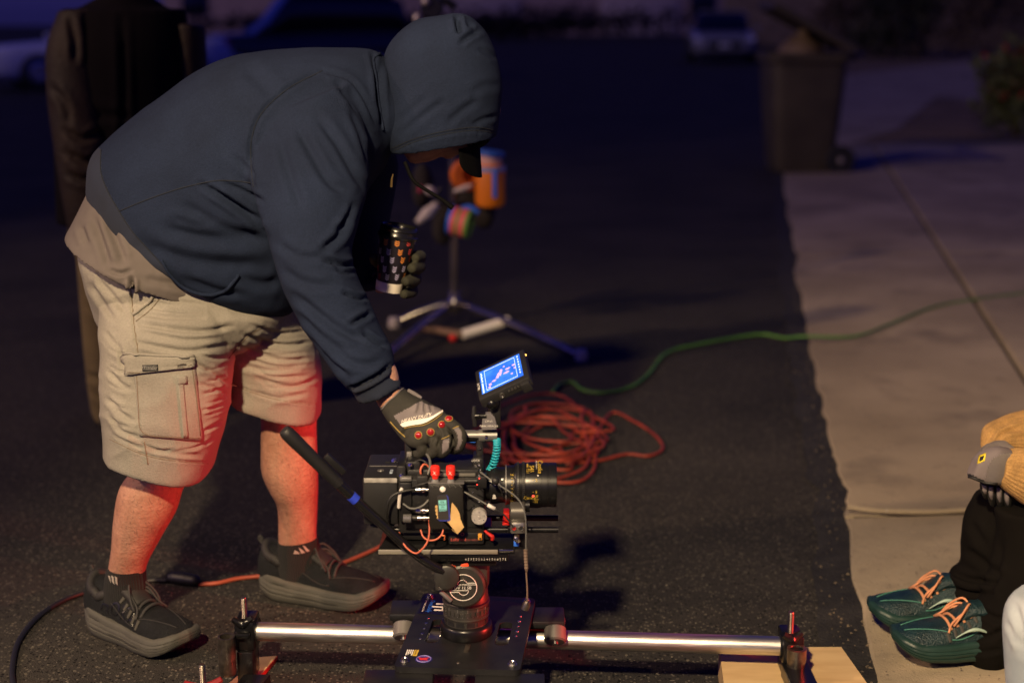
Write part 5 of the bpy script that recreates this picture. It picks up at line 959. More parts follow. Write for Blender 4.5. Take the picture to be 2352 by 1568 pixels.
# ---- socks and shoes
SOCK = band_mat('black_sock', (.012, .012, .012), .95, (60, 60, 400), .5); SOLE = mat('sole_foam', (.062, .061, .052), .75, var=.10, vscale=25, bump=.1, bscale=200); UPM = mat('shoe_mesh', (.011, .012, .014), .85, var=.2, vscale=40, bump=.6, bscale=420, grain=.3, gscale=300, spec=.2); UPS = mat('shoe_trim', (.015, .014, .014), .7, bump=.15, bscale=300)
def foot_outline(n=72):
    t = np.linspace(0, 2 * math.pi, n, endpoint=False); x = .5 - .5 * np.cos(t); s = np.sign(np.sin(t))
    w = np.interp(x, [0, .04, .15, .32, .48, .62, .78, .9, .97, 1], [0, .23, .34, .345, .33, .375, .41, .375, .26, 0]); return x, s * w
def shoe(heel, yaw, parent, L=.325, mirror=1, tint=UPM, sole=SOLE, letter=None, laces=mat('lace_black', (.030, .029, .029), .85), name='shoe', trim=UPS, ankle=.108, bow=True, tread=True, tall=1.0, zs=1.0):
    c_, s_ = math.cos(yaw), math.sin(yaw); A = np.array([[c_, s_, 0], [-s_, c_, 0], [0, 0, 1]]); W = lambda v: (np.asarray(v, float).reshape(-1, 3) * [1, 1, zs]) @ A + np.asarray(heel)
    x, y = foot_outline(); Wd = .125 / .81; R = []
    bot = lambda q: np.interp(q, [0, .06, .18, .6, .8, .93, 1], [.020, .006, 0, 0, .006, .020, .034]); top = lambda q: np.interp(q, [0, .1, .35, .6, .85, 1], [.066, .058, .047, .042, .044, .058])
    for k, ins in [(0, -.010), (.06, -.002), (.22, 0), (.30, .001), (.33, -.0018), (.36, .001), (.50, .0015), (.53, -.0015), (.56, .0015), (.70, .001), (.73, -.0015), (.76, .001), (.90, 0), (1.0, -.003), (1.02, -.010)]:
        sc = 1 + ins / .06; px = .5 + (x - .5) * (1 + ins / .16); R.append(np.stack([px * L, y * Wd * sc * mirror, bot(x) * (1 - min(k, 1)) + top(x) * k], 1))
    v, f = rings(R); t = put(name, (W(v), f), sole, parent, angle=60)
    U = []; tt = np.linspace(0, 2 * math.pi, 36, endpoint=False)
    for q, w, h in [(.012, .17, .098), (.05, .265, .113), (.15, .305, .108), (.28, .300, .104), (.36, .28, .108), (.45, .285, .098), (.55, .30, .086), (.68, .345, .076), (.80, .355, .071), (.90, .32, .066), (.955, .23, .061), (.985, .10, .054)]:
        z0 = top(q) - .012; c2, s2 = np.cos(tt), np.sin(tt); yy = w * Wd * np.sign(c2) * np.abs(c2) ** .8; zz = np.where(s2 > 0, z0 + (h - z0) * np.abs(s2) ** .8, z0 + .004 * s2); U.append(np.stack([np.full(36, q * L), yy * mirror, zz], 1))
    v, f = remesh([rings(U)], .0038, 3); put('upper', (W(v), f), tint, t, angle=180); us = BVHTree.FromPolygons([tuple(q) for q in v], f)
    def up(q, yq, off=.002):
        h, n, i, d = us.ray_cast(Vector((q * L, yq, .3)), Vector((0, 0, -1))); return (np.array(h) + np.array(n) * off) if h else np.array([q * L, yq, .06])
    # collar, tongue, pull tab
    col_ = [np.array([L * (.185 + .130 * math.cos(a)), mirror * .038 * math.sin(a), ankle - .020 * abs(math.sin(a)) ** 1.5 - (.004 if math.cos(a) > 0 else -.003)]) for a in np.linspace(0, 2 * math.pi, 28)]
    put('collar', tuple((W(q[0]), q[1]) for q in [tube(col_, .0105, 10, 3)])[0], trim, t, angle=180)
    v, f = remesh([tube([up(.56, 0, -.004), up(.44, 0, .004), np.array([.365 * L, 0, .100 + .018 * tall]), np.array([.335 * L, 0, .104 + .036 * tall]), np.array([.325 * L, 0, .106 + .046 * tall])], [.012, .014, .015, .014, .010], 14, 5)], .004, 2); v[:, 1] *= 2.2; put('tongue', (W(v), f), trim if tall == 1 else tint, t, angle=180)
    tb = tube([np.array([.02 * L, 0, ankle]), np.array([-.010 * L, 0, ankle + .010]), np.array([.002 * L, 0, ankle + .015]), np.array([.02 * L, 0, ankle + .008])], .0042, 8, 4); put('pull_tab', (W(tb[0]), tb[1]), trim, t)
    for k in range(5):
        q = .42 + k * .052; wy = .020 + .004 * k; p_ = [up(q + .018, -wy, .001), up(q + .006, -wy * .4, .004), up(q - .004, wy * .4, .004), up(q - .012, wy, .001)]; l_ = tube(p_, .0034, 6, 4); put('lace', (W(l_[0]), l_[1]), laces, t, angle=180)
    for k in range(5):
        q = .425 + k * .052; p_ = [up(q + .016, -(.024 + .004 * k) * mirror, .0012), up(q + .004, -(.033 + .004 * k) * mirror, .0012)]; e_ = tube(p_, [.0042, .0030], 6, 2); put('eyelet', (W(e_[0]), e_[1]), mat('eyelet_tan', (.060, .056, .048), .8), t)
    for (q0, q1, y0, y1) in ((.30, .62, -.036, -.047), (.30, .62, .036, .047), (.62, .93, -.040, -.012), (.62, .93, .040, .012)):
        p_ = [up(q0 + (q1 - q0) * a, y0 + (y1 - y0) * a, .0006) for a in np.linspace(0, 1, 7)]; e_ = tube(p_, .0013, 6, 2); put('overlay_seam', (W(e_[0]), e_[1]), trim, t, angle=180)
    if bow:
        b0 = up(.43, 0, .008)
        for sg in (-1, 1):
            lp = tube([b0, b0 + [.012, sg * .018, .012], b0 + [.034, sg * .034, -.008], b0 + [.048, sg * .036, -.028], b0 + [.030, sg * .026, -.012], b0 + [.004, sg * .004, .002]], .0026, 6, 6); put('lace_loop', (W(lp[0]), lp[1]), laces, t, angle=180)
            lp = tube([b0, b0 + [.022, sg * .024, -.002], b0 + [.050, sg * .030, -.024], b0 + [.062, sg * .044, -.040]], .0026, 6, 5); put('lace_end', (W(lp[0]), lp[1]), laces, t, angle=180)
        kn_ = ball(b0, .0075, 10, 8); put('lace_knot', (W(kn_[0]), kn_[1]), laces, t)
    if tread:
        for q in (.10, .22, .34, .52, .64, .76): b_ = box((q * L, -.036, -.0005), ((q + .06) * L, .036, bot(q) + .006), .002); put('tread', (W(b_[0] + [0, 0, .0007]), b_[1]), mat('tread_black', (.01, .01, .01), .8), t)
    if letter:
        o = Vector((0.36 * L, -.12 * 1, .070)); hit = us.ray_cast(Vector((.36 * L, -.2, .068)), Vector((0, 1, 0)))[0]; hit = np.array(hit) if hit else np.array([.36 * L, -.045, .068])
        lv, lf = text(letter, (.43 * L, -.1, .071), (1, 0, -.10), (0, 0, 1), .040, shear=.2)
        for q in lv:
            hq = us.ray_cast(Vector((q[0], -.2, q[2])), Vector((0, 1, 0)))[0]; q[1] = (hq[1] if hq else -.045) - .0018
        put('lettering', (W(lv), lf), mat('print_black', (.008, .008, .008), .35), t, smooth=False)
    return t
hn = np.array([-.968, 3.072, 0.0]); shN = shoe(hn, rad(-36), man, .325, 1, letter='HOKA', zs=1.15); shF = shoe(np.array([-.612, 3.262, 0.0]), rad(-20), man, .335, -1, zs=1.15)
skN = put('sock', sil(dens([(247, 1300, 334, 1304, 2.996, .0415), (241, 1325, 336, 1328, 3.0, .037), (238, 1355, 340, 1362, 3.0, .033), (236, 1390, 345, 1405, 3.0, .030)], 4)), SOCK, man, angle=60)
skF = put('sock', sil(dens([(638, 1243, 730, 1232, 3.206, .0405), (637, 1270, 735, 1262, 3.21, .037), (636, 1300, 748, 1300, 3.21, .033), (634, 1330, 760, 1335, 3.21, .030)], 4)), SOCK, man, angle=60)
def stripes(pts, parent, Yd):
    ks = Surf(*[(np.array([v.co[:] for v in parent.data.vertices]) + root_of(man)), [list(p.vertices) for p in parent.data.polygons]])
    for q in pts: put('stripe_print', ks.quad(*q, .0008, 2, 2), mat('sock_print', (.38, .33, .29), .8), parent)
stripes([((249, 1321), (253, 1323), (255, 1337), (253, 1333)), ((256, 1321), (261, 1324), (263, 1341), (258, 1335)), ((264, 1322), (269, 1326), (270, 1343), (266, 1338))][:3], skN, 0)
stripes([((677, 1263), (684, 1266), (689, 1271), (674, 1271)), ((686, 1257), (692, 1260), (701, 1268), (692, 1270)), ((695, 1252), (700, 1253), (711, 1264), (704, 1266))], skF, 0)

# ---- gloves
GLV = mat('glove_black', (.024, .023, .018), .8, bump=.3, bscale=700, var=.2, vscale=30); GLG = mat('glove_grey', (.165, .145, .150), .85, bump=.25, bscale=800, var=.08, vscale=30); GLW = mat('glove_white', (.80, .75, .66), .7); GSTI = mat('glove_stitch', (.30, .21, .05), .8)
def fingr(pts, r):
    q = [P(*p) for p in pts]; d = q[-1] - q[-2]; d /= np.linalg.norm(d); r = list(r); return tube(q + [q[-1] + d * r[-1] * .55, q[-1] + d * r[-1] * .85], r + [r[-1] * .75, r[-1] * .2], 12, 6)
palm = sil(dens([(872, 936, 922, 890, 2.643, .030), (878, 945, 930, 895, 2.640, .031), (894, 970, 972, 919, 2.630, .031), (916, 999, 1005, 936, 2.618, .030), (934, 1018, 1022, 948, 2.608, .029), (948, 1026, 1032, 964, 2.604, .026), (958, 1026, 1038, 978, 2.604, .020)], 4), 28, 2.5)
fg = [fingr([(1016, 962, 2.606), (1034, 972, 2.590), (1055, 992, 2.585), (1058, 1012, 2.583), (1053, 1027, 2.592), (1042, 1032, 2.612), (1036, 1026, 2.628)], [.012, .0118, .0122, .0115, .0105, .010, .0085]),
      fingr([(996, 978, 2.606), (1012, 990, 2.588), (1026, 1012, 2.580), (1024, 1030, 2.580), (1014, 1040, 2.592), (1005, 1036, 2.614), (1000, 1028, 2.628)], [.012, .0122, .0122, .0115, .0108, .010, .0085]),
      fingr([(972, 994, 2.606), (988, 1004, 2.590), (1000, 1022, 2.584), (998, 1036, 2.586), (988, 1042, 2.598), (980, 1036, 2.618), (976, 1028, 2.63)], [.0115, .012, .0118, .011, .0105, .0095, .0085]),
      fingr([(950, 1005, 2.610), (962, 1014, 2.596), (970, 1028, 2.592), (968, 1038, 2.596), (958, 1042, 2.608), (952, 1036, 2.622)], [.0105, .011, .011, .0102, .0095, .008]),
      fingr([(950, 950, 2.645), (985, 965, 2.655), (1010, 985, 2.652), (1024, 1006, 2.640)], [.013, .013, .012, .0095])]
GV, GF = remesh([palm] + fg, .0024, 3, .5)
GV, GF = folds(GV, GF, [([(965, 922), (962, 938), (958, 950)], 3.5, .0035), ([(975, 925), (976, 940), (980, 952)], 3.0, .003), ([(988, 930), (992, 945)], 3, .002), ([(1006, 985), (1012, 1000), (1005, 1025)], 3, .004), ([(1030, 985), (1040, 1005), (1036, 1030)], 3, .004), ([(985, 1005), (985, 1025)], 3, .003), ([(935, 980), (925, 1000)], 4, .003), ([(1030, 1012), (1020, 1010)], 2.5, .002)])
gp = proj(fcent(GV, GF)); gc = fcent(GV, GF); fr = gc[:, 1] < 2.66
grey = (inpoly(gp, [(904, 955), (935, 938), (962, 923), (967, 920), (979, 927), (1014, 938), (1018, 942), (992, 956), (973, 961), (937, 966), (919, 974)]) | inpoly(gp, [(1042, 984), (1052, 980), (1060, 990), (1062, 1012), (1054, 1032), (1046, 1034), (1052, 1015), (1051, 998)]) | inpoly(gp, [(1016, 1010), (1032, 1006), (1030, 1030), (1016, 1042)])) & fr
gl_ = put('work_glove', (GV, GF), GLV, man, angle=180, mats=[GLG], fmat=grey.astype(int)); gsf = Surf(GV, GF)
def strip(S, top, bot, off=.0008):
    a, b = S.line(top, off, 4), S.line(bot, off, 4); n = min(len(a), len(b)); V = np.vstack([a[:n], b[:n]]); return V, [[i, i + 1, n + i + 1, n + i][::-1] for i in range(n - 1)]
put('white_stripe', strip(gsf, [(919, 974), (935, 967), (973, 961), (992, 956), (1016, 942)], [(926, 980), (949, 976), (973, 972), (995, 961), (1017, 946)], .0012), GLW, gl_)
put('stitching', join(gsf.seam([(928, 983), (949, 979), (973, 976), (996, 965), (1017, 949)], .0009, .0006), gsf.seam([(1040, 984), (1048, 980), (1054, 978)], .0009), gsf.seam([(1014, 1008), (1024, 1004), (1032, 1000)], .0009), gsf.seam([(897, 968), (915, 988), (931, 1003)], .0012, .001)), GSTI, gl_, angle=180)
put('cuff_edge', gsf.seam([(876, 941), (890, 925), (905, 912), (920, 897), (927, 892)], .0013, .0008), GLG, gl_, angle=180)
put('strap_tab', tube(gsf.line([(936, 898), (950, 906), (968, 916)], .002), [.004, .0045, .003], 8, 0), GLG, gl_, angle=180)
for (x, y) in ((961, 999), (989, 992), (1015, 975), (1031, 961)):
    q = gsf.at(x, y, .0); nrm = gsf.at(x, y, .01) - q; nrm /= np.linalg.norm(nrm)
    k_ = put('knuckle_stud', lathe(q - nrm * .001, nrm, [(0, 0), (0, .0068), (.002, .0066), (.0035, .0055), (.0048, .003), (.0052, 0)], 20), mat('red_stud', (.30, .012, .015), .12, spec=.7), gl_); put('stud_ring', torus(q, nrm, .0070, .0009, 20, 6), GSTI, k_)
hd0 = gsf.at(958, 959.5, .002); hux = gsf.at(984, 952, .002) - gsf.at(932, 963, .002); huz = gsf.at(956, 952, .002) - gsf.at(958, 964, .002)
lv, lf = text('HEAVY DUTY', hd0, hux, huz, .0098, shear=.25); lv = np.array([gsf.at(*proj(q)[0], .0012) for q in lv]); put('lettering', (lv, lf), GLW, gl_, smooth=False)
# far hand behind the cup
GOL = mat('glove_olive', (.022, .022, .012), .8, bump=.3, bscale=600, var=.2, vscale=25)
fpal = sil(dens([(900, 612, 908, 662, 3.15, .030), (925, 600, 928, 668, 3.125, .030), (948, 592, 945, 672, 3.10, .024)], 4), 20)
f2 = [fingr([(940, 590, 3.10), (962, 588, 3.07), (966, 590, 3.03), (955, 592, 2.99)], [.013, .0135, .013, .010]), fingr([(940, 612, 3.10), (960, 610, 3.06), (962, 613, 3.02), (946, 616, 2.975)], [.0135, .015, .0145, .011]), fingr([(935, 640, 3.10), (952, 640, 3.06), (950, 643, 3.01), (932, 646, 2.972)], [.0135, .0150, .0145, .011]), fingr([(930, 664, 3.10), (946, 667, 3.06), (944, 671, 3.02), (928, 676, 2.985)], [.012, .0135, .013, .010]), fingr([(900, 620, 3.12), (880, 610, 3.10), (862, 598, 3.07), (858, 590, 3.04)], [.014, .013, .012, .010])]
fV, fF = remesh([fpal] + f2, .003, 3); put('work_glove', (fV, fF), GOL, man, angle=180)

# ---- paper cup
cb, ct_ = P(892, 668, 3.045), P(917, 522, 3.045); cd = (ct_ - cb); ch = np.linalg.norm(cd); cd /= ch
cup = thing('paper_cup', tuple(cb), 'black paper coffee cup with coloured chevrons held in the far hand', 'cup')
put('cup_wall', lathe(cb, cd, [(0, 0), (.002, .0268), (.010, .0275), (ch * .85, .0405), (ch * .86, .0405), (ch * .86, 0)], 48), mat('cup_black', (.012, .010, .016), .35), cup)
put('white_base', lathe(cb + cd * .001, cd, [(0, .026), (0, .0283), (.021, .0302), (.021, .028)], 48), mat('cup_white', (.75, .70, .62), .6), cup)
put('lid', lathe(cb + cd * (ch * .845), cd, [(0, .040), (0, .0435), (.005, .0440), (.007, .0425), (.008, .0420), (.016, .0405), (.018, .0415), (.024, .0395), (.026, .0370), (.023, .034), (.020, .0335), (.020, 0)], 48), mat('lid_black', (.008, .008, .009), .25), cup)
cu_, cv_, _ = basis(cd); vw = np.array([0, 0, CAM_H]) - cb; vw -= cd * (vw @ cd); vw /= np.linalg.norm(vw); sd_ = np.cross(vw, cd); sd_ = sd_ if sd_[0] > 0 else -sd_
chm = [WHT, mat('chev_red', (.62, .07, .06), .6), mat('chev_orange', (.70, .24, .04), .6), mat('chev_lilac', (.40, .37, .60), .6)]; ck = 0
for row in range(6):
    for c_ in range(-3, 4):
        a = rad(c_ * 38 + (row % 2) * 19 + row * 4 - 14); hgt = .032 + row * .0195 + c_ * .003
        if hgt > ch * .82 or hgt < .027: continue
        ck += 1
        parts_ = []
        for k in range(3):
            h0 = hgt + k * .0046 - .004; rr_ = .0268 + (.0405 - .0268) * h0 / (ch * .85) + .0009
            def cpnt(da, dh): d = vw * math.cos(a + da) + sd_ * math.sin(a + da); return cb + cd * (h0 + dh) + d * rr_
            for sg in (-1, 1): parts_.append((np.array([cpnt(0, 0), cpnt(0, .0021), cpnt(sg * .13, .0056), cpnt(sg * .13, .0035)]), [[0, 1, 2, 3], [3, 2, 1, 0]]))
        put('chevron_print', join(*[(q[0], [q[1][0]]) for q in parts_]), chm[(row * 2 + c_ * 3 + (ck // 5)) % 4], cup, smooth=False)
# ================================================================== other people
LEATH = mat('brown_leather', (.016, .009, .004), .7, spec=.3, var=.3, vscale=9, bump=.25, bscale=70); JBLK = mat('jacket_black', (.005, .004, .005), .9, bump=.2, bscale=300, spec=.08); OLIV = mat('olive_cotton', (.15, .115, .045), .9, var=.15, vscale=9, bump=.2, bscale=500)
SKIN2 = mat('skin_tan', (.42, .24, .16), .55)
YB = 4.78
by_ = thing('person', (-1.2, YB, 0), 'person standing in brown leather jacket and olive trousers behind the hooded man', 'person')
bl = [sil(dens([(190, 560, 300, 560, YB, .10), (195, 700, 288, 700, YB - .02, .075), (212, 860, 276, 860, YB - .03, .055), (226, 960, 272, 960, YB - .03, .045)], 4)), sil(dens([(300, 560, 410, 560, YB, .10), (315, 700, 405, 700, YB, .075), (330, 860, 395, 860, YB, .055), (340, 960, 388, 960, YB, .045)], 4)),
      sil(dens([(170, 580, 400, 580, YB, .13), (160, 300, 410, 300, YB, .13), (160, 80, 410, 80, YB, .12), (220, 0, 350, 0, YB, .08), (250, -40, 320, -40, YB, .055), (252, -80, 318, -80, YB, .06), (235, -150, 340, -150, YB, .085), (240, -230, 335, -230, YB, .09), (262, -275, 315, -275, YB, .05)], 4)),
      sil(dens([(120, 60, 200, 50, YB - .03, .05), (130, 250, 210, 250, YB - .06, .045), (165, 420, 230, 420, YB - .09, .04), (185, 530, 235, 530, YB - .1, .03), (195, 600, 235, 600, YB - .1, .022), (200, 640, 232, 640, YB - .1, .012)], 4)), sil(dens([(400, 60, 460, 60, YB, .05), (410, 250, 470, 250, YB, .045), (400, 420, 455, 420, YB, .04), (395, 530, 440, 530, YB, .03), (398, 620, 436, 620, YB, .02)], 4))]
v, f = remesh(bl, .012, 3); put('body', (v, f), SKIN2, by_, angle=180)
v, f = remesh([sil(dens([(140, 20, 425, 20, YB, .12), (118, 120, 440, 120, YB, .155), (122, 260, 436, 260, YB, .16), (128, 400, 430, 400, YB, .165), (132, 512, 424, 506, YB, .165)], 4)), sil(dens([(160, 30, 400, 30, YB, .10), (235, -10, 345, -10, YB, .08)], 3))], .011, 4)
v, f = folds(v, f, [([(140, 200), (220, 260), (300, 270)], 10, .01), ([(150, 380), (240, 400), (330, 380)], 12, .01), ([(280, 40), (285, 250), (280, 500)], 8, .012)]); put('jacket', (v, f), JBLK, by_, angle=180)
v, f = remesh([sil(dens([(135, 25, 235, 20, YB - .05, .07), (106, 120, 232, 110, YB - .08, .078), (112, 250, 240, 240, YB - .11, .075), (128, 360, 248, 350, YB - .14, .070), (142, 450, 250, 440, YB - .16, .062), (158, 530, 248, 528, YB - .17, .052)], 4))], .009, 3)
v, f = folds(v, f, [([(160, 40), (170, 90), (172, 140)], 7, .010), ([(195, 35), (205, 90), (205, 150)], 7, .010), ([(220, 60), (225, 120)], 6, .008), ([(150, 300), (190, 320), (240, 300)], 8, .010), ([(150, 350), (200, 372), (245, 345)], 8, .012), ([(155, 400), (200, 415), (246, 390)], 7, .010), ([(120, 200), (150, 240), (160, 280)], 8, .008)]); put('sleeve', (v, f), LEATH, by_, angle=180)
v, f = remesh([sil(dens([(402, 50, 470, 60, YB, .07), (405, 250, 478, 250, YB, .07), (395, 430, 462, 430, YB, .06), (390, 530, 450, 530, YB, .052)], 4))], .01, 3); put('sleeve', (v, f), LEATH, by_, angle=180)
v, f = remesh([sil(dens([(150, 500, 410, 500, YB, .15), (170, 560, 415, 560, YB, .15), (190, 640, 400, 640, YB, .13)], 3)), sil(dens([(178, 580, 312, 580, YB, .115), (186, 700, 300, 700, YB - .02, .10), (196, 820, 290, 820, YB - .03, .085), (210, 930, 284, 930, YB - .03, .078), (222, 962, 286, 962, YB - .03, .078)], 4)), sil(dens([(305, 580, 420, 580, YB, .11), (312, 700, 412, 700, YB, .095), (325, 820, 402, 820, YB, .082), (335, 950, 400, 950, YB, .078)], 4))], .010, 3)
v, f = folds(v, f, [([(200, 700), (225, 720), (250, 715)], 7, .008), ([(200, 860), (230, 870), (260, 860)], 7, .010), ([(215, 900), (235, 915), (270, 905)], 6, .010), ([(195, 640), (220, 660), (250, 650)], 7, .007)]); put('trousers', (v, f), OLIV, by_, angle=180)
shoe(np.array([-1.43, 4.92, 0]), rad(-70), by_, .30, 1, bow=False, tread=False); shoe(np.array([-1.22, 4.95, 0]), rad(-60), by_, .30, -1, bow=False, tread=False)

# ---- seated person hugging the knees at the right edge
PANT = mat('black_trousers', (.0055, .0047, .0040), .95, var=.15, vscale=9, bump=.2, bscale=500, spec=.08); CORD = band_mat('tan_corduroy', (.50, .27, .075), .85, (40, 40, 330), .9, .1)
GKN = band_mat('knit_grey', (.36, .32, .30), .95, (420, 60, 60), .8); GGR = mat('glove_taupe', (.17, .145, .145), .85, bump=.2, bscale=700); GBK = mat('glove_rubber', (.014, .014, .013), .55)
DZ = .03
def seated(name, dx, dy, label, legs, trousers, jacket, arms=True, face=-1):
    t = thing(name, (1.55 + dx, 2.92 + dy, DZ), label, 'person'); o = np.array([dx, dy, 0.0]); T = lambda pts, r, n=16: (lambda q: (q[0] + o, q[1]))(tube(pts, r, n, 5))
    torso_ = T([(1.62, 2.92, .34), (1.60, 2.92, .55), (1.54, 2.92, .78), (1.48, 2.92, .92), (1.44, 2.92, 1.0)], [.16, .165, .175, .13, .06]); head_ = [(np.asarray(q[0]) + o, q[1]) for q in (ball((1.37, 2.92, 1.11), (.095, .075, .12), 20, 14), ball((1.275, 2.92, 1.09), (.022, .014, .02), 10, 8), ball((1.33, 2.92, 1.02), (.055, .05, .045), 12, 8))]
    lg = [tube(p, r, 16, 5) for p, r in legs]; am_ = [T([(1.50, 2.92 + s * .20, .86), (1.39, 2.92 + s * .25, .63), (1.27, 2.92 + s * .17, .58)], [.055, .045, .036]) for s in (-1, 1)]
    v, f = remesh([torso_] + head_ + lg + am_, .009, 3); put('body', (v, f), SKIN2, t, angle=180)
    put('hair', tuple((np.asarray(q[0]) + o, q[1]) for q in [ball((1.395, 2.92, 1.145), (.095, .083, .105), 20, 14)])[0], mat('dark_hair', (.03, .02, .013), .7, bump=.5, bscale=150), t)
    v, f = remesh([T([(1.63, 2.92, .36), (1.61, 2.92, .55), (1.54, 2.92, .80), (1.48, 2.92, .93), (1.45, 2.92, .97)], [.19, .195, .20, .15, .085], 24)] + [T([(1.52, 2.92 + s * .17, .88), (1.39, 2.92 + s * .26, .62), (1.24, 2.92 + s * .16, .57)], [.085, .072, .062]) for s in (-1, 1)], .010, 4); v = v + normals(v, f) * (vnoise(v, 10, 4) * .006)[:, None]; put('jacket', (v, f), jacket, t, angle=180)
    return t
kA, kB = P(2330, 1160, 2.99), P(2380, 1160, 2.86)
legsA = [([(1.62, 3.0, .36), (1.40, 3.0, .42), kA - [0, 0, .05]] + [P(x, y, 2.995) for x, y in ((2282, 1258), (2250, 1340), (2238, 1390), (2240, 1440), (2236, 1470))], [.07, .07, .05, .045, .042, .036, .034, .034]), ([(1.62, 2.86, .36), (1.42, 2.85, .42), kB - [0, 0, .06]] + [P(x, y, 2.855) for x, y in ((2365, 1255), (2338, 1340), (2308, 1418), (2272, 1480), (2266, 1525))], [.07, .07, .05, .045, .042, .038, .034, .034])]
sp1 = seated('person', 0, 0, 'person seated at the right edge with gloved hands over black-trousered knees', legsA, PANT, CORD)
tA = [sil(dens([(2242, 1142, 2440, 1120, 2.99, .085), (2216, 1195, 2420, 1180, 2.99, .09), (2211, 1255, 2350, 1260, 2.99, .085), (2210, 1303, 2320, 1330, 2.99, .08), (2182, 1320, 2312, 1348, 2.995, .075), (2186, 1348, 2300, 1368, 2.995, .066), (2180, 1388, 2292, 1398, 3.0, .06), (2183, 1430, 2288, 1440, 3.0, .056), (2190, 1444, 2284, 1450, 3.0, .05)], 3)), tube([(1.63, 3.0, .35), (1.40, 3.0, .45), kA + [.05, 0, -.02]], [.12, .11, .085], 18, 5)]
tB = [sil(dens([(2285, 1165, 2470, 1150, 2.86, .085), (2290, 1250, 2440, 1260, 2.86, .09), (2272, 1330, 2405, 1350, 2.855, .085), (2246, 1405, 2375, 1430, 2.85, .08), (2226, 1452, 2345, 1475, 2.85, .072), (2206, 1486, 2322, 1505, 2.85, .062), (2225, 1525, 2305, 1525, 2.85, .055), (2240, 1538, 2296, 1530, 2.85, .045)], 3)), tube([(1.63, 2.86, .35), (1.42, 2.85, .45), kB + [.05, 0, -.02]], [.12, .11, .085], 18, 5), tube([(1.66, 2.98, .33), (1.66, 2.85, .33)], [.16, .16], 16, 3)]
v, f = remesh(tA + tB, .006, 4); v = v + normals(v, f) * (vnoise(v, 9, 14) * .005 + vnoise(v, 22, 15) * .002)[:, None]
v, f = folds(v, f, [([(2184, 1312), (2230, 1330), (2290, 1338)], 6, .010), ([(2190, 1350), (2230, 1362), (2280, 1362)], 5, .008), ([(2215, 1260), (2260, 1290), (2300, 1330)], 9, .006), ([(2230, 1200), (2262, 1250)], 9, .005), ([(2225, 1455), (2270, 1462), (2310, 1440)], 6, .008), ([(2250, 1400), (2290, 1420), (2330, 1420)], 7, .006), ([(2300, 1240), (2290, 1310), (2268, 1370)], 8, .007), ([(2215, 1490), (2260, 1496), (2300, 1490)], 5, .006)]); put('trousers', (v, f), PANT, sp1, angle=180)
def cordsleeve(rows, seed, lines):
    R = []; n = 120; t = np.linspace(0, 2 * math.pi, n, endpoint=False); rid = .0011 * np.cos(t * 30)
    for (ax_, ay, bx_, by2, Y, ry) in dens(rows, 5):
        a, b = P(ax_, ay, Y), P(bx_, by2, Y); h = np.linalg.norm(b - a) / 2; R.append((a + b) / 2 + np.outer(np.cos(t) * (h + rid) / h, (b - a) / 2) + np.outer(np.sin(t) * (ry + rid), [0, 1, 0]))
    v, f = rings(R); return folds(v, f, lines)
put('sleeve', cordsleeve([(2262, 1030, 2300, 1010, 3.02, .03), (2256, 1026, 2318, 1030, 3.02, .040), (2262, 986, 2345, 1030, 3.03, .048), (2300, 962, 2390, 1050, 3.05, .055), (2352, 945, 2430, 1060, 3.07, .06), (2480, 920, 2520, 1080, 3.12, .07), (2640, 800, 2720, 1000, 3.1, .085)], 1, [([(2290, 1010), (2310, 990), (2350, 985)], 5, .006), ([(2270, 1010), (2290, 985), (2330, 965)], 5, .004)]), mat('corduroy_plain', (.43, .25, .085), .9, var=.15, vscale=40, bump=.5, bscale=500, grain=.2, gscale=300), sp1, angle=180)
put('sleeve', cordsleeve([(2302, 1046, 2296, 1096, 2.84, .025), (2310, 1038, 2292, 1108, 2.84, .036), (2340, 1030, 2320, 1135, 2.84, .045), (2400, 1030, 2390, 1170, 2.83, .055), (2520, 1000, 2560, 1160, 2.80, .065), (2700, 820, 2800, 960, 2.76, .085)], 2, []), MATS['corduroy_plain'], sp1, angle=180)
# gloved hand on the knee
gv, gf = remesh([sil(dens([(2322, 1030, 2298, 1112, 2.845, .024), (2292, 1026, 2276, 1111, 2.835, .024), (2264, 1034, 2250, 1105, 2.84, .024), (2243, 1050, 2228, 1097, 2.845, .022), (2236, 1062, 2222, 1094, 2.85, .017)], 4), 26, 3.2)], .003, 3); hg = put('work_glove', (gv, gf), GGR, sp1, angle=180, mats=[GKN, GBK], fmat=np.where(inpoly(proj(fcent(gv, gf)), [(2262, 1112), (2266, 1080), (2280, 1052), (2304, 1042), (2325, 1040), (2320, 1115)]), 1, np.where(inpoly(proj(fcent(gv, gf)), [(2215, 1090), (2228, 1087), (2245, 1096), (2262, 1104), (2262, 1125), (2215, 1125)]), 2, 0)))
gs2 = Surf(gv, gf); lg_ = put('logo_patch', gs2.quad((2249, 1046), (2265, 1040), (2262, 1058), (2245, 1065), .0012, 4, 4), mat('logo_yellow', (.75, .60, .03), .6), hg, angle=180)
put('logo_mark', gs2.quad((2253, 1050), (2261, 1047), (2258, 1056), (2250, 1060), .0022, 2, 2), BLK, hg); put('glove_edge', gs2.seam([(2223, 1094), (2240, 1098), (2262, 1107), (2290, 1110)], .003, .001), GBK, hg, angle=180)
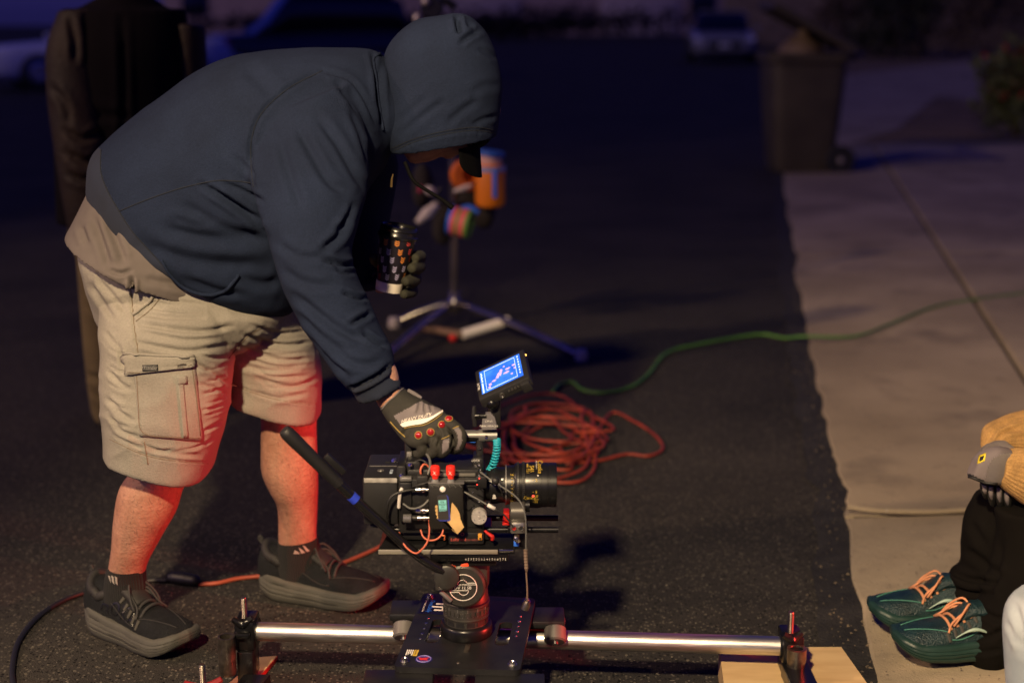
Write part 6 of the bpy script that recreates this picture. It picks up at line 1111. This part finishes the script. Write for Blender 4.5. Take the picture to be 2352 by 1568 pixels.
for k, (x, y, L_) in enumerate(((2261, 1112, 28), (2275, 1114, 42), (2294, 1118, 44), (2312, 1126, 42))):
    q = put('fingertip', fingr([(x + 4, y - 16, 2.88), (x, y, 2.862), (x + 2, y + L_ * .55, 2.862), (x + 5, y + L_, 2.875)], [.009, .0095, .009, .006]), GBK, hg, angle=180)
    put('finger_back', fingr([(x + 1, y + 2, 2.853), (x + 1, y + L_ * .45, 2.8525), (x + 3, y + L_ * .72, 2.858)], [.0055, .0052, .003]), GGR, q, angle=180)
gv, gf = remesh([sil(dens([(2268, 1022, 2300, 1050, 2.96, .025), (2285, 1014, 2320, 1040, 2.97, .026), (2310, 1012, 2340, 1035, 2.98, .026)], 4), 18), fingr([(2285, 1040, 2.93), (2270, 1056, 2.91), (2268, 1085, 2.90), (2272, 1105, 2.90)], [.012, .012, .011, .009]), fingr([(2300, 1042, 2.93), (2290, 1066, 2.905), (2288, 1098, 2.90)], [.012, .011, .009]), fingr([(2315, 1045, 2.93), (2308, 1070, 2.905), (2306, 1100, 2.90)], [.012, .011, .009]), fingr([(2330, 1045, 2.94), (2326, 1070, 2.91), (2324, 1095, 2.905)], [.011, .010, .009]), fingr([(2275, 1028, 2.95), (2262, 1036, 2.92), (2252, 1046, 2.90)], [.012, .011, .009])], .0035, 3); put('work_glove', (gv, gf), GKN, sp1, angle=180)
GRN = mat('green_mesh', (.010, .030, .034), .4, var=.25, vscale=35, bump=.5, bscale=260); GRS = mat('green_sole', (.014, .040, .033), .45, var=.15, vscale=20); GRT = mat('mint_lining', (.06, .22, .16), .7); OLA = mat('salmon_lace', (.62, .27, .13), .7, var=.15, vscale=80)
for (hl, yw, mi) in ((np.array([1.105, 3.015, DZ]), rad(184), 1), (np.array([1.118, 2.862, DZ]), rad(184), -1)):
    s_ = shoe(hl, yw, sp1, .300, mi, tint=GRN, sole=GRS, laces=OLA, trim=GRT, ankle=.100, name='running_shoe', tall=.15)
    c_, q_ = math.cos(yw), math.sin(yw); W2 = lambda p: np.array([p[0] * c_ - p[1] * q_, p[0] * q_ + p[1] * c_, p[2]]) + hl
    put('swoosh_print', tube([W2((.105 + .075 * t, .0535 - .004 * t + .002 * math.sin(3 * t), .058 + .020 * math.sin(math.pi * (t * .9 + .1)))) for t in np.linspace(0, 1, 9)], [.001, .0035, .0045, .002, .001], 6, 3), mat('swoosh_pale', (.35, .48, .40), .4), s_, angle=180)
put('drawcord', tube([P(2173, 1425, 2.99), P(2166, 1405, 2.985), P(2166, 1385, 2.985), P(2174, 1375, 2.985), P(2172, 1400, 2.985), P(2178, 1425, 2.99)], .0022, 6, 5), OLA, sp1, angle=180)
bxs = tag(put('sitting_box', join(box((1.45, 2.62, .034), (1.95, 3.22, .20), .006)), WOOD), 'plywood box the glove-wearing person sits on, past the right frame edge', 'box')

# ---- person in pale jeans, knee just inside the frame
DEN = mat('pale_denim', (.42, .47, .50), .85, var=.18, vscale=12, bump=.25, bscale=700, col2=(.30, .36, .40))
off = np.array([.0, -.55, 0]); YC = 2.38; kC = P(2395, 1400, YC)
shinC = [P(x, y, YC) for x, y in ((2390, 1420), (2388, 1480), (2386, 1560), (2388, 1650), (2390, 1740))]; shinC = [q + [0, 0, 0] for q in shinC]
legsC = [([np.array((1.62, 2.74, .36)) + off, np.array((1.40, 2.72, .42)) + off] + [q + [.10, -.16, 0] for q in [kC - [0, 0, .04]] + shinC[1:]], [.07, .06, .04, .042, .04, .036]), ([np.array((1.62, 2.84, .36)) + off, np.array((1.36, 2.86, .40)) + off, kC - [0, 0, .04]] + shinC[1:], [.07, .06, .04, .042, .04, .036])]
sp2 = seated('person', .0, -.55, 'person in pale blue jeans, only a knee showing at the lower right corner', legsC, DEN, JBLK)
v, f = remesh([sil(dens([(2332, 1372, 2470, 1350, YC, .055), (2314, 1402, 2470, 1400, YC, .066), (2309, 1450, 2466, 1450, YC, .068), (2313, 1520, 2462, 1520, YC, .066), (2318, 1600, 2458, 1600, YC, .064), (2325, 1700, 2455, 1700, YC, .062), (2330, 1790, 2452, 1790, YC, .060)], 4)), tube([kC + [.02, 0, .0], np.array((1.36, 2.86, .42)) + off, np.array((1.64, 2.85, .36)) + off], [.07, .095, .12], 18, 5), tube([shinC[3] + [.10, -.16, 0], shinC[1] + [.10, -.16, 0], kC + [.11, -.16, 0], np.array((1.42, 2.72, .42)) + off, np.array((1.64, 2.74, .36)) + off], [.06, .068, .07, .095, .12], 18, 5)], .007, 4)
v = v + normals(v, f) * (vnoise(v, 9, 21) * .005)[:, None]; v, f = folds(v, f, [([(2330, 1385), (2345, 1440), (2350, 1500)], 8, .006), ([(2318, 1430), (2340, 1480)], 6, .004)]); put('jeans', (v, f), DEN, sp2, angle=180)
for q in (shinC[4], shinC[4] + [.10, -.16, 0]): shoe(np.array([q[0] + .06, q[1], .035]), rad(182), sp2, .29, 1, bow=False, tread=False)
tag(put('sitting_box', box((1.40, 2.10, .034), (1.90, 2.56, .20), .006), WOOD), 'plywood box under the person in pale jeans, past the right frame edge', 'box')

# ================================================================== cables on the road
def ground_cable(pts, r, z=None): return [np.array([*G(x, y)[:2], (z if z is not None else r)]) for x, y in pts]
ORR = mat('orange_cord', (.25, .034, .015), .5, var=.35, vscale=14, grain=.15, gscale=60); BLC = mat('black_cord', (.012, .012, .014), .5)
pc_ = thing('power_cable', tuple(G(420, 1335)), 'black cable plugged into an orange extension cord behind the hooded man\'s shoes', 'cable')
put('black_lead', tube(ground_cable([(60, 1640), (32, 1580), (30, 1530), (45, 1475), (90, 1420), (150, 1382), (210, 1362), (280, 1348), (345, 1338), (388, 1338)], .0065), .0062, 8, 6), BLC, pc_, angle=180)
cq = ground_cable([(386, 1338), (400, 1338), (425, 1341), (450, 1345), (458, 1346)], .014); put('connector', tube(cq, [.008, .015, .0165, .014, .008], 12, 4), BLC, pc_, angle=180)
put('plug_face', tube(ground_cable([(400, 1337), (440, 1342)], .0215), [.006, .006], 8, 2), mat('olive_plug', (.20, .14, .03), .6), pc_)
put('orange_lead', tube(ground_cable([(456, 1346), (500, 1343), (545, 1333), (600, 1327), (680, 1320), (760, 1305), (800, 1292), (840, 1275), (875, 1258), (930, 1220), (1000, 1160), (1080, 1105), (1150, 1070)], .0055), .0052, 8, 6), mat('orange_lead_rubber', (.33, .06, .03), .5, var=.2, vscale=14), pc_, angle=180)
rng = np.random.RandomState(12); cp_ = []; n = 9
for k in range(n):
    cxk, cyk = .12 + rng.randn() * .03 + .02 * math.sin(k), 4.58 + rng.randn() * .10; rx, ry = rng.uniform(.07, .23), rng.uniform(.12, .46); ph = rng.uniform(0, 6)
    for a in np.linspace(0, 2 * math.pi, 9, endpoint=False): cp_.append((cxk + rx * math.cos(a) + .03 * math.sin(3 * a + ph), cyk + ry * math.sin(a) + .03 * math.cos(2 * a + ph), .008 + .0035 * k * (.35 + .65 * abs(math.sin(a + ph)))))
cp_ = [tuple(G(1150, 1070)[:2]) + (.006,)] + cp_ + [(x, y, .008) for x, y in [tuple(G(*q)[:2]) for q in [(1400, 955), (1455, 972), (1505, 1005), (1522, 1035), (1490, 1052), (1440, 1048), (1380, 1062), (1300, 1072)]]]
tag(put('extension_cord', tube(cp_, .0050, 7, 5), ORR, angle=180), 'tangled heap of orange extension cord on the road behind the lens', 'cord')
GRC = mat('green_cord', (.065, .18, .028), .55, var=.2, vscale=8)
gp_ = [np.array([*G(x, y)[:2], .008 if x < 1845 else .034]) for x, y in [(1270, 905), (1285, 888), (1315, 882), (1340, 900), (1390, 906), (1450, 892), (1490, 862), (1530, 815), (1600, 795), (1740, 772), (1800, 780), (1850, 790), (1960, 790), (2040, 762), (2140, 722), (2230, 705), (2352, 690), (2600, 680)]]
tag(put('extension_cord', tube(gp_, .0062, 8, 6), GRC, angle=180), 'green extension cord winding from the road up over the driveway', 'cord')

# ================================================================== light stand with grip gear
cs0 = np.array([-.262, 6.30, 0]); cst = thing('light_stand', tuple(cs0), 'steel grip stand on three splayed legs standing in the road', 'stand')
STB = mat('stand_steel', (.42, .38, .34), .22, .95, var=.15, vscale=12); hubz = P(1040, 692, 6.30)[2]; hub = cs0 + [0, 0, hubz]
put('column', lathe(cs0 + [0, 0, hubz - .03], Z3, [(0, 0), (0, .0175), (.62, .0175), (.62, .021), (.66, .021), (.66, .0145), (1.05, .0145), (1.05, .018), (1.08, .018), (1.08, .011), (1.26, .011), (1.26, 0)], 20), STB, cst)
put('hub', lathe(hub + [0, 0, -.05], Z3, [(0, 0), (0, .03), (.02, .034), (.05, .034), (.06, .028), (.09, .028), (.09, 0)], 20), STB, cst)
put('hub_knob', tube([hub + [.03, -.02, 0], hub + [.06, -.04, -.01]], [.012, .016], 8, 2), BLK, cst)
for ft in (G(1335, 828), G(862, 850), G(905, 752)):
    ft = np.array([ft[0], ft[1], .02]); l_ = put('leg', tube([hub + (ft - hub) * .06, hub + (ft - hub) * .5 + [0, 0, .01], ft], .0160, 10, 4), STB, cst, angle=180); put('foot', lathe(ft - [0, 0, .019], Z3, [(0, 0), (0, .026), (.02, .028), (.045, .022), (.05, 0)], 14), mat('foot_grey', (.5, .45, .40), .4, .3), l_)
gh = P(993, 18, 6.30); put('grip_head', join(lathe(gh + [0, -.05, 0], Y3, [(0, 0), (0, .045), (.02, .05), (.07, .05), (.09, .04), (.09, 0)], 24), tube([gh, gh + [.05, 0, .03], gh + [.10, 0, .0]], [.02, .018, .02], 10, 3)), BLK, cst)
put('grip_knob', ball(P(958, 42, 6.25), (.018, .018, .022), 12, 8), mat('foot_grey', (.5, .45, .4)), cst); put('grip_knob', ball(P(978, 4, 6.25), (.02, .018, .018), 12, 8), MATS['foot_grey'], cst)
put('gear_hook', tube([P(1040, 380, 6.28), P(1085, 372, 6.22), P(1120, 350, 6.2)], .008, 8, 3), DSTEEL, cst)
# things hung on the stand
ob = P(1126, 424, 6.2); otl = thing('orange_bottle', tuple(ob), 'bright orange bottle with blue strap hanging on the stand', 'bottle')
put('flask', lathe(P(1126, 478, 6.2), Z3, [(0, 0), (0, .03), (.012, .058), (.03, .066), (.17, .066), (.19, .058), (.20, .04), (.205, 0)], 28), mat('orange_shell', (.80, .22, .01), .5), otl); put('strap', box(P(1131, 455, 6.13), P(1141, 392, 6.135), .003), BLUP, otl); put('strap_band', lathe(P(1126, 392, 6.2), Z3, [(0, .06), (0, .0685), (.02, .0685), (.02, .06)], 28), mat('pale_blue', (.25, .35, .6), .6), otl)
put('cap', lathe(P(1126, 376, 6.2), Z3, [(0, 0), (0, .05), (.035, .052), (.04, .03), (.04, 0)], 24), mat('pink_cap', (.75, .45, .36), .5), otl); put('lid', lathe(P(1128, 358, 6.2), (.15, 0, 1), [(0, 0), (0, .058), (.022, .058), (.022, 0)], 24), mat('blue_lid', (.03, .12, .45), .5), otl)
tag(put('tape_roll', lathe(P(1072, 402, 6.22), (.35, -.9, .1), [(-.03, .032), (-.03, .068), (.03, .068), (.03, .032), (-.03, .032)], 28), mat('orange_tape', (.75, .17, .01), .55)), 'orange tape roll hung on the stand just left of the orange bottle', 'tape roll')
stp = thing('tape_roll', tuple(P(1058, 512, 6.15)), 'pink and green striped tape rolls strung on the stand column', 'tape roll'); c0 = P(1034, 505, 6.15); dx_ = np.array([.92, -.25, -.18]); dx_ /= np.linalg.norm(dx_)
for k, (c_, m_) in enumerate(((0, BLUP), (.016, mat('pink_tape', (.85, .16, .14), .55)), (.040, mat('green_tape', (.16, .36, .05), .55)), (.052, MATS['pink_tape']), (.080, MATS['green_tape']))):
    w_ = (.015, .023, .011, .027, .014)[k]; put('tape_band', lathe(c0 + dx_ * c_, dx_, [(0, .03), (0, .063), (w_, .063), (w_, .03), (0, .03)], 24), m_, stp)
put('hang_loop', tube([P(1060, 480, 6.15), P(1080, 476, 6.15), P(1098, 490, 6.14)], .012, 8, 3), BLUP, stp)
WPL = mat('pale_plastic', (.62, .56, .48), .5)
for i, (a, b, r, lab) in enumerate([((958, 512, 6.2), (1004, 468, 6.22), .028, 'pale oval clip hanging left of the striped tape rolls'), ((976, 432, 6.2), (1000, 444, 6.2), .022, 'small pale clip hung beside the column above the oval clip'), ((1042, 440, 6.18), (1084, 426, 6.18), .014, 'pale bar clip in front of the orange tape roll')]):
    c_ = thing('spring_clip', tuple(P(*a)), lab, 'clip', 'clips on the stand'); put('jaw', tube([P(*a), (P(*a) + P(*b)) / 2, P(*b)], [r * .5, r, r * .55], 12, 5), WPL, c_, angle=180); put('grip', tube([P(*b), P(b[0] + 12, b[1] - 12, b[2])], [r * .4, r * .3], 8, 2), BLK, c_)
dpb = thing('gear_pouch', tuple(P(1040, 560, 6.3)), 'dark pouches bundled round the stand column behind the tape', 'pouch')
for (x, y, rx, rz) in ((1020, 510, .06, .10), (1075, 470, .07, .09), (1115, 492, .05, .06), (968, 428, .05, .10)): v, f = ball(P(x, y, 6.33), (rx, .05, rz), 18, 12); put('pocket', (v + vnoise(v, 12, 3)[:, None] * .012, f), mat('dark_canvas', (.020, .016, .013), .9), dpb)
put('red_tag', tube([P(970, 428, 6.24), P(962, 442, 6.24)], [.014, .01], 8, 2), mat('magenta_tag', (.35, .02, .06), .6), dpb)
wt = thing('white_tube', tuple(G(1110, 790)), 'white tube end resting across the stand legs', 'tube'); put('white_end', tube([P(1062, 768, 5.95), P(1168, 736, 6.05)], .021, 14, 2), mat('white_tube_paint', (.80, .76, .66), .5), wt); put('brown_end', tube([P(962, 752, 6.0), P(1060, 768, 5.952)], .017, 12, 2), mat('brown_tube', (.16, .09, .06), .6), wt); put('red_cap', ball(P(1040, 776, 5.94), .018, 10, 8), REDM, wt)
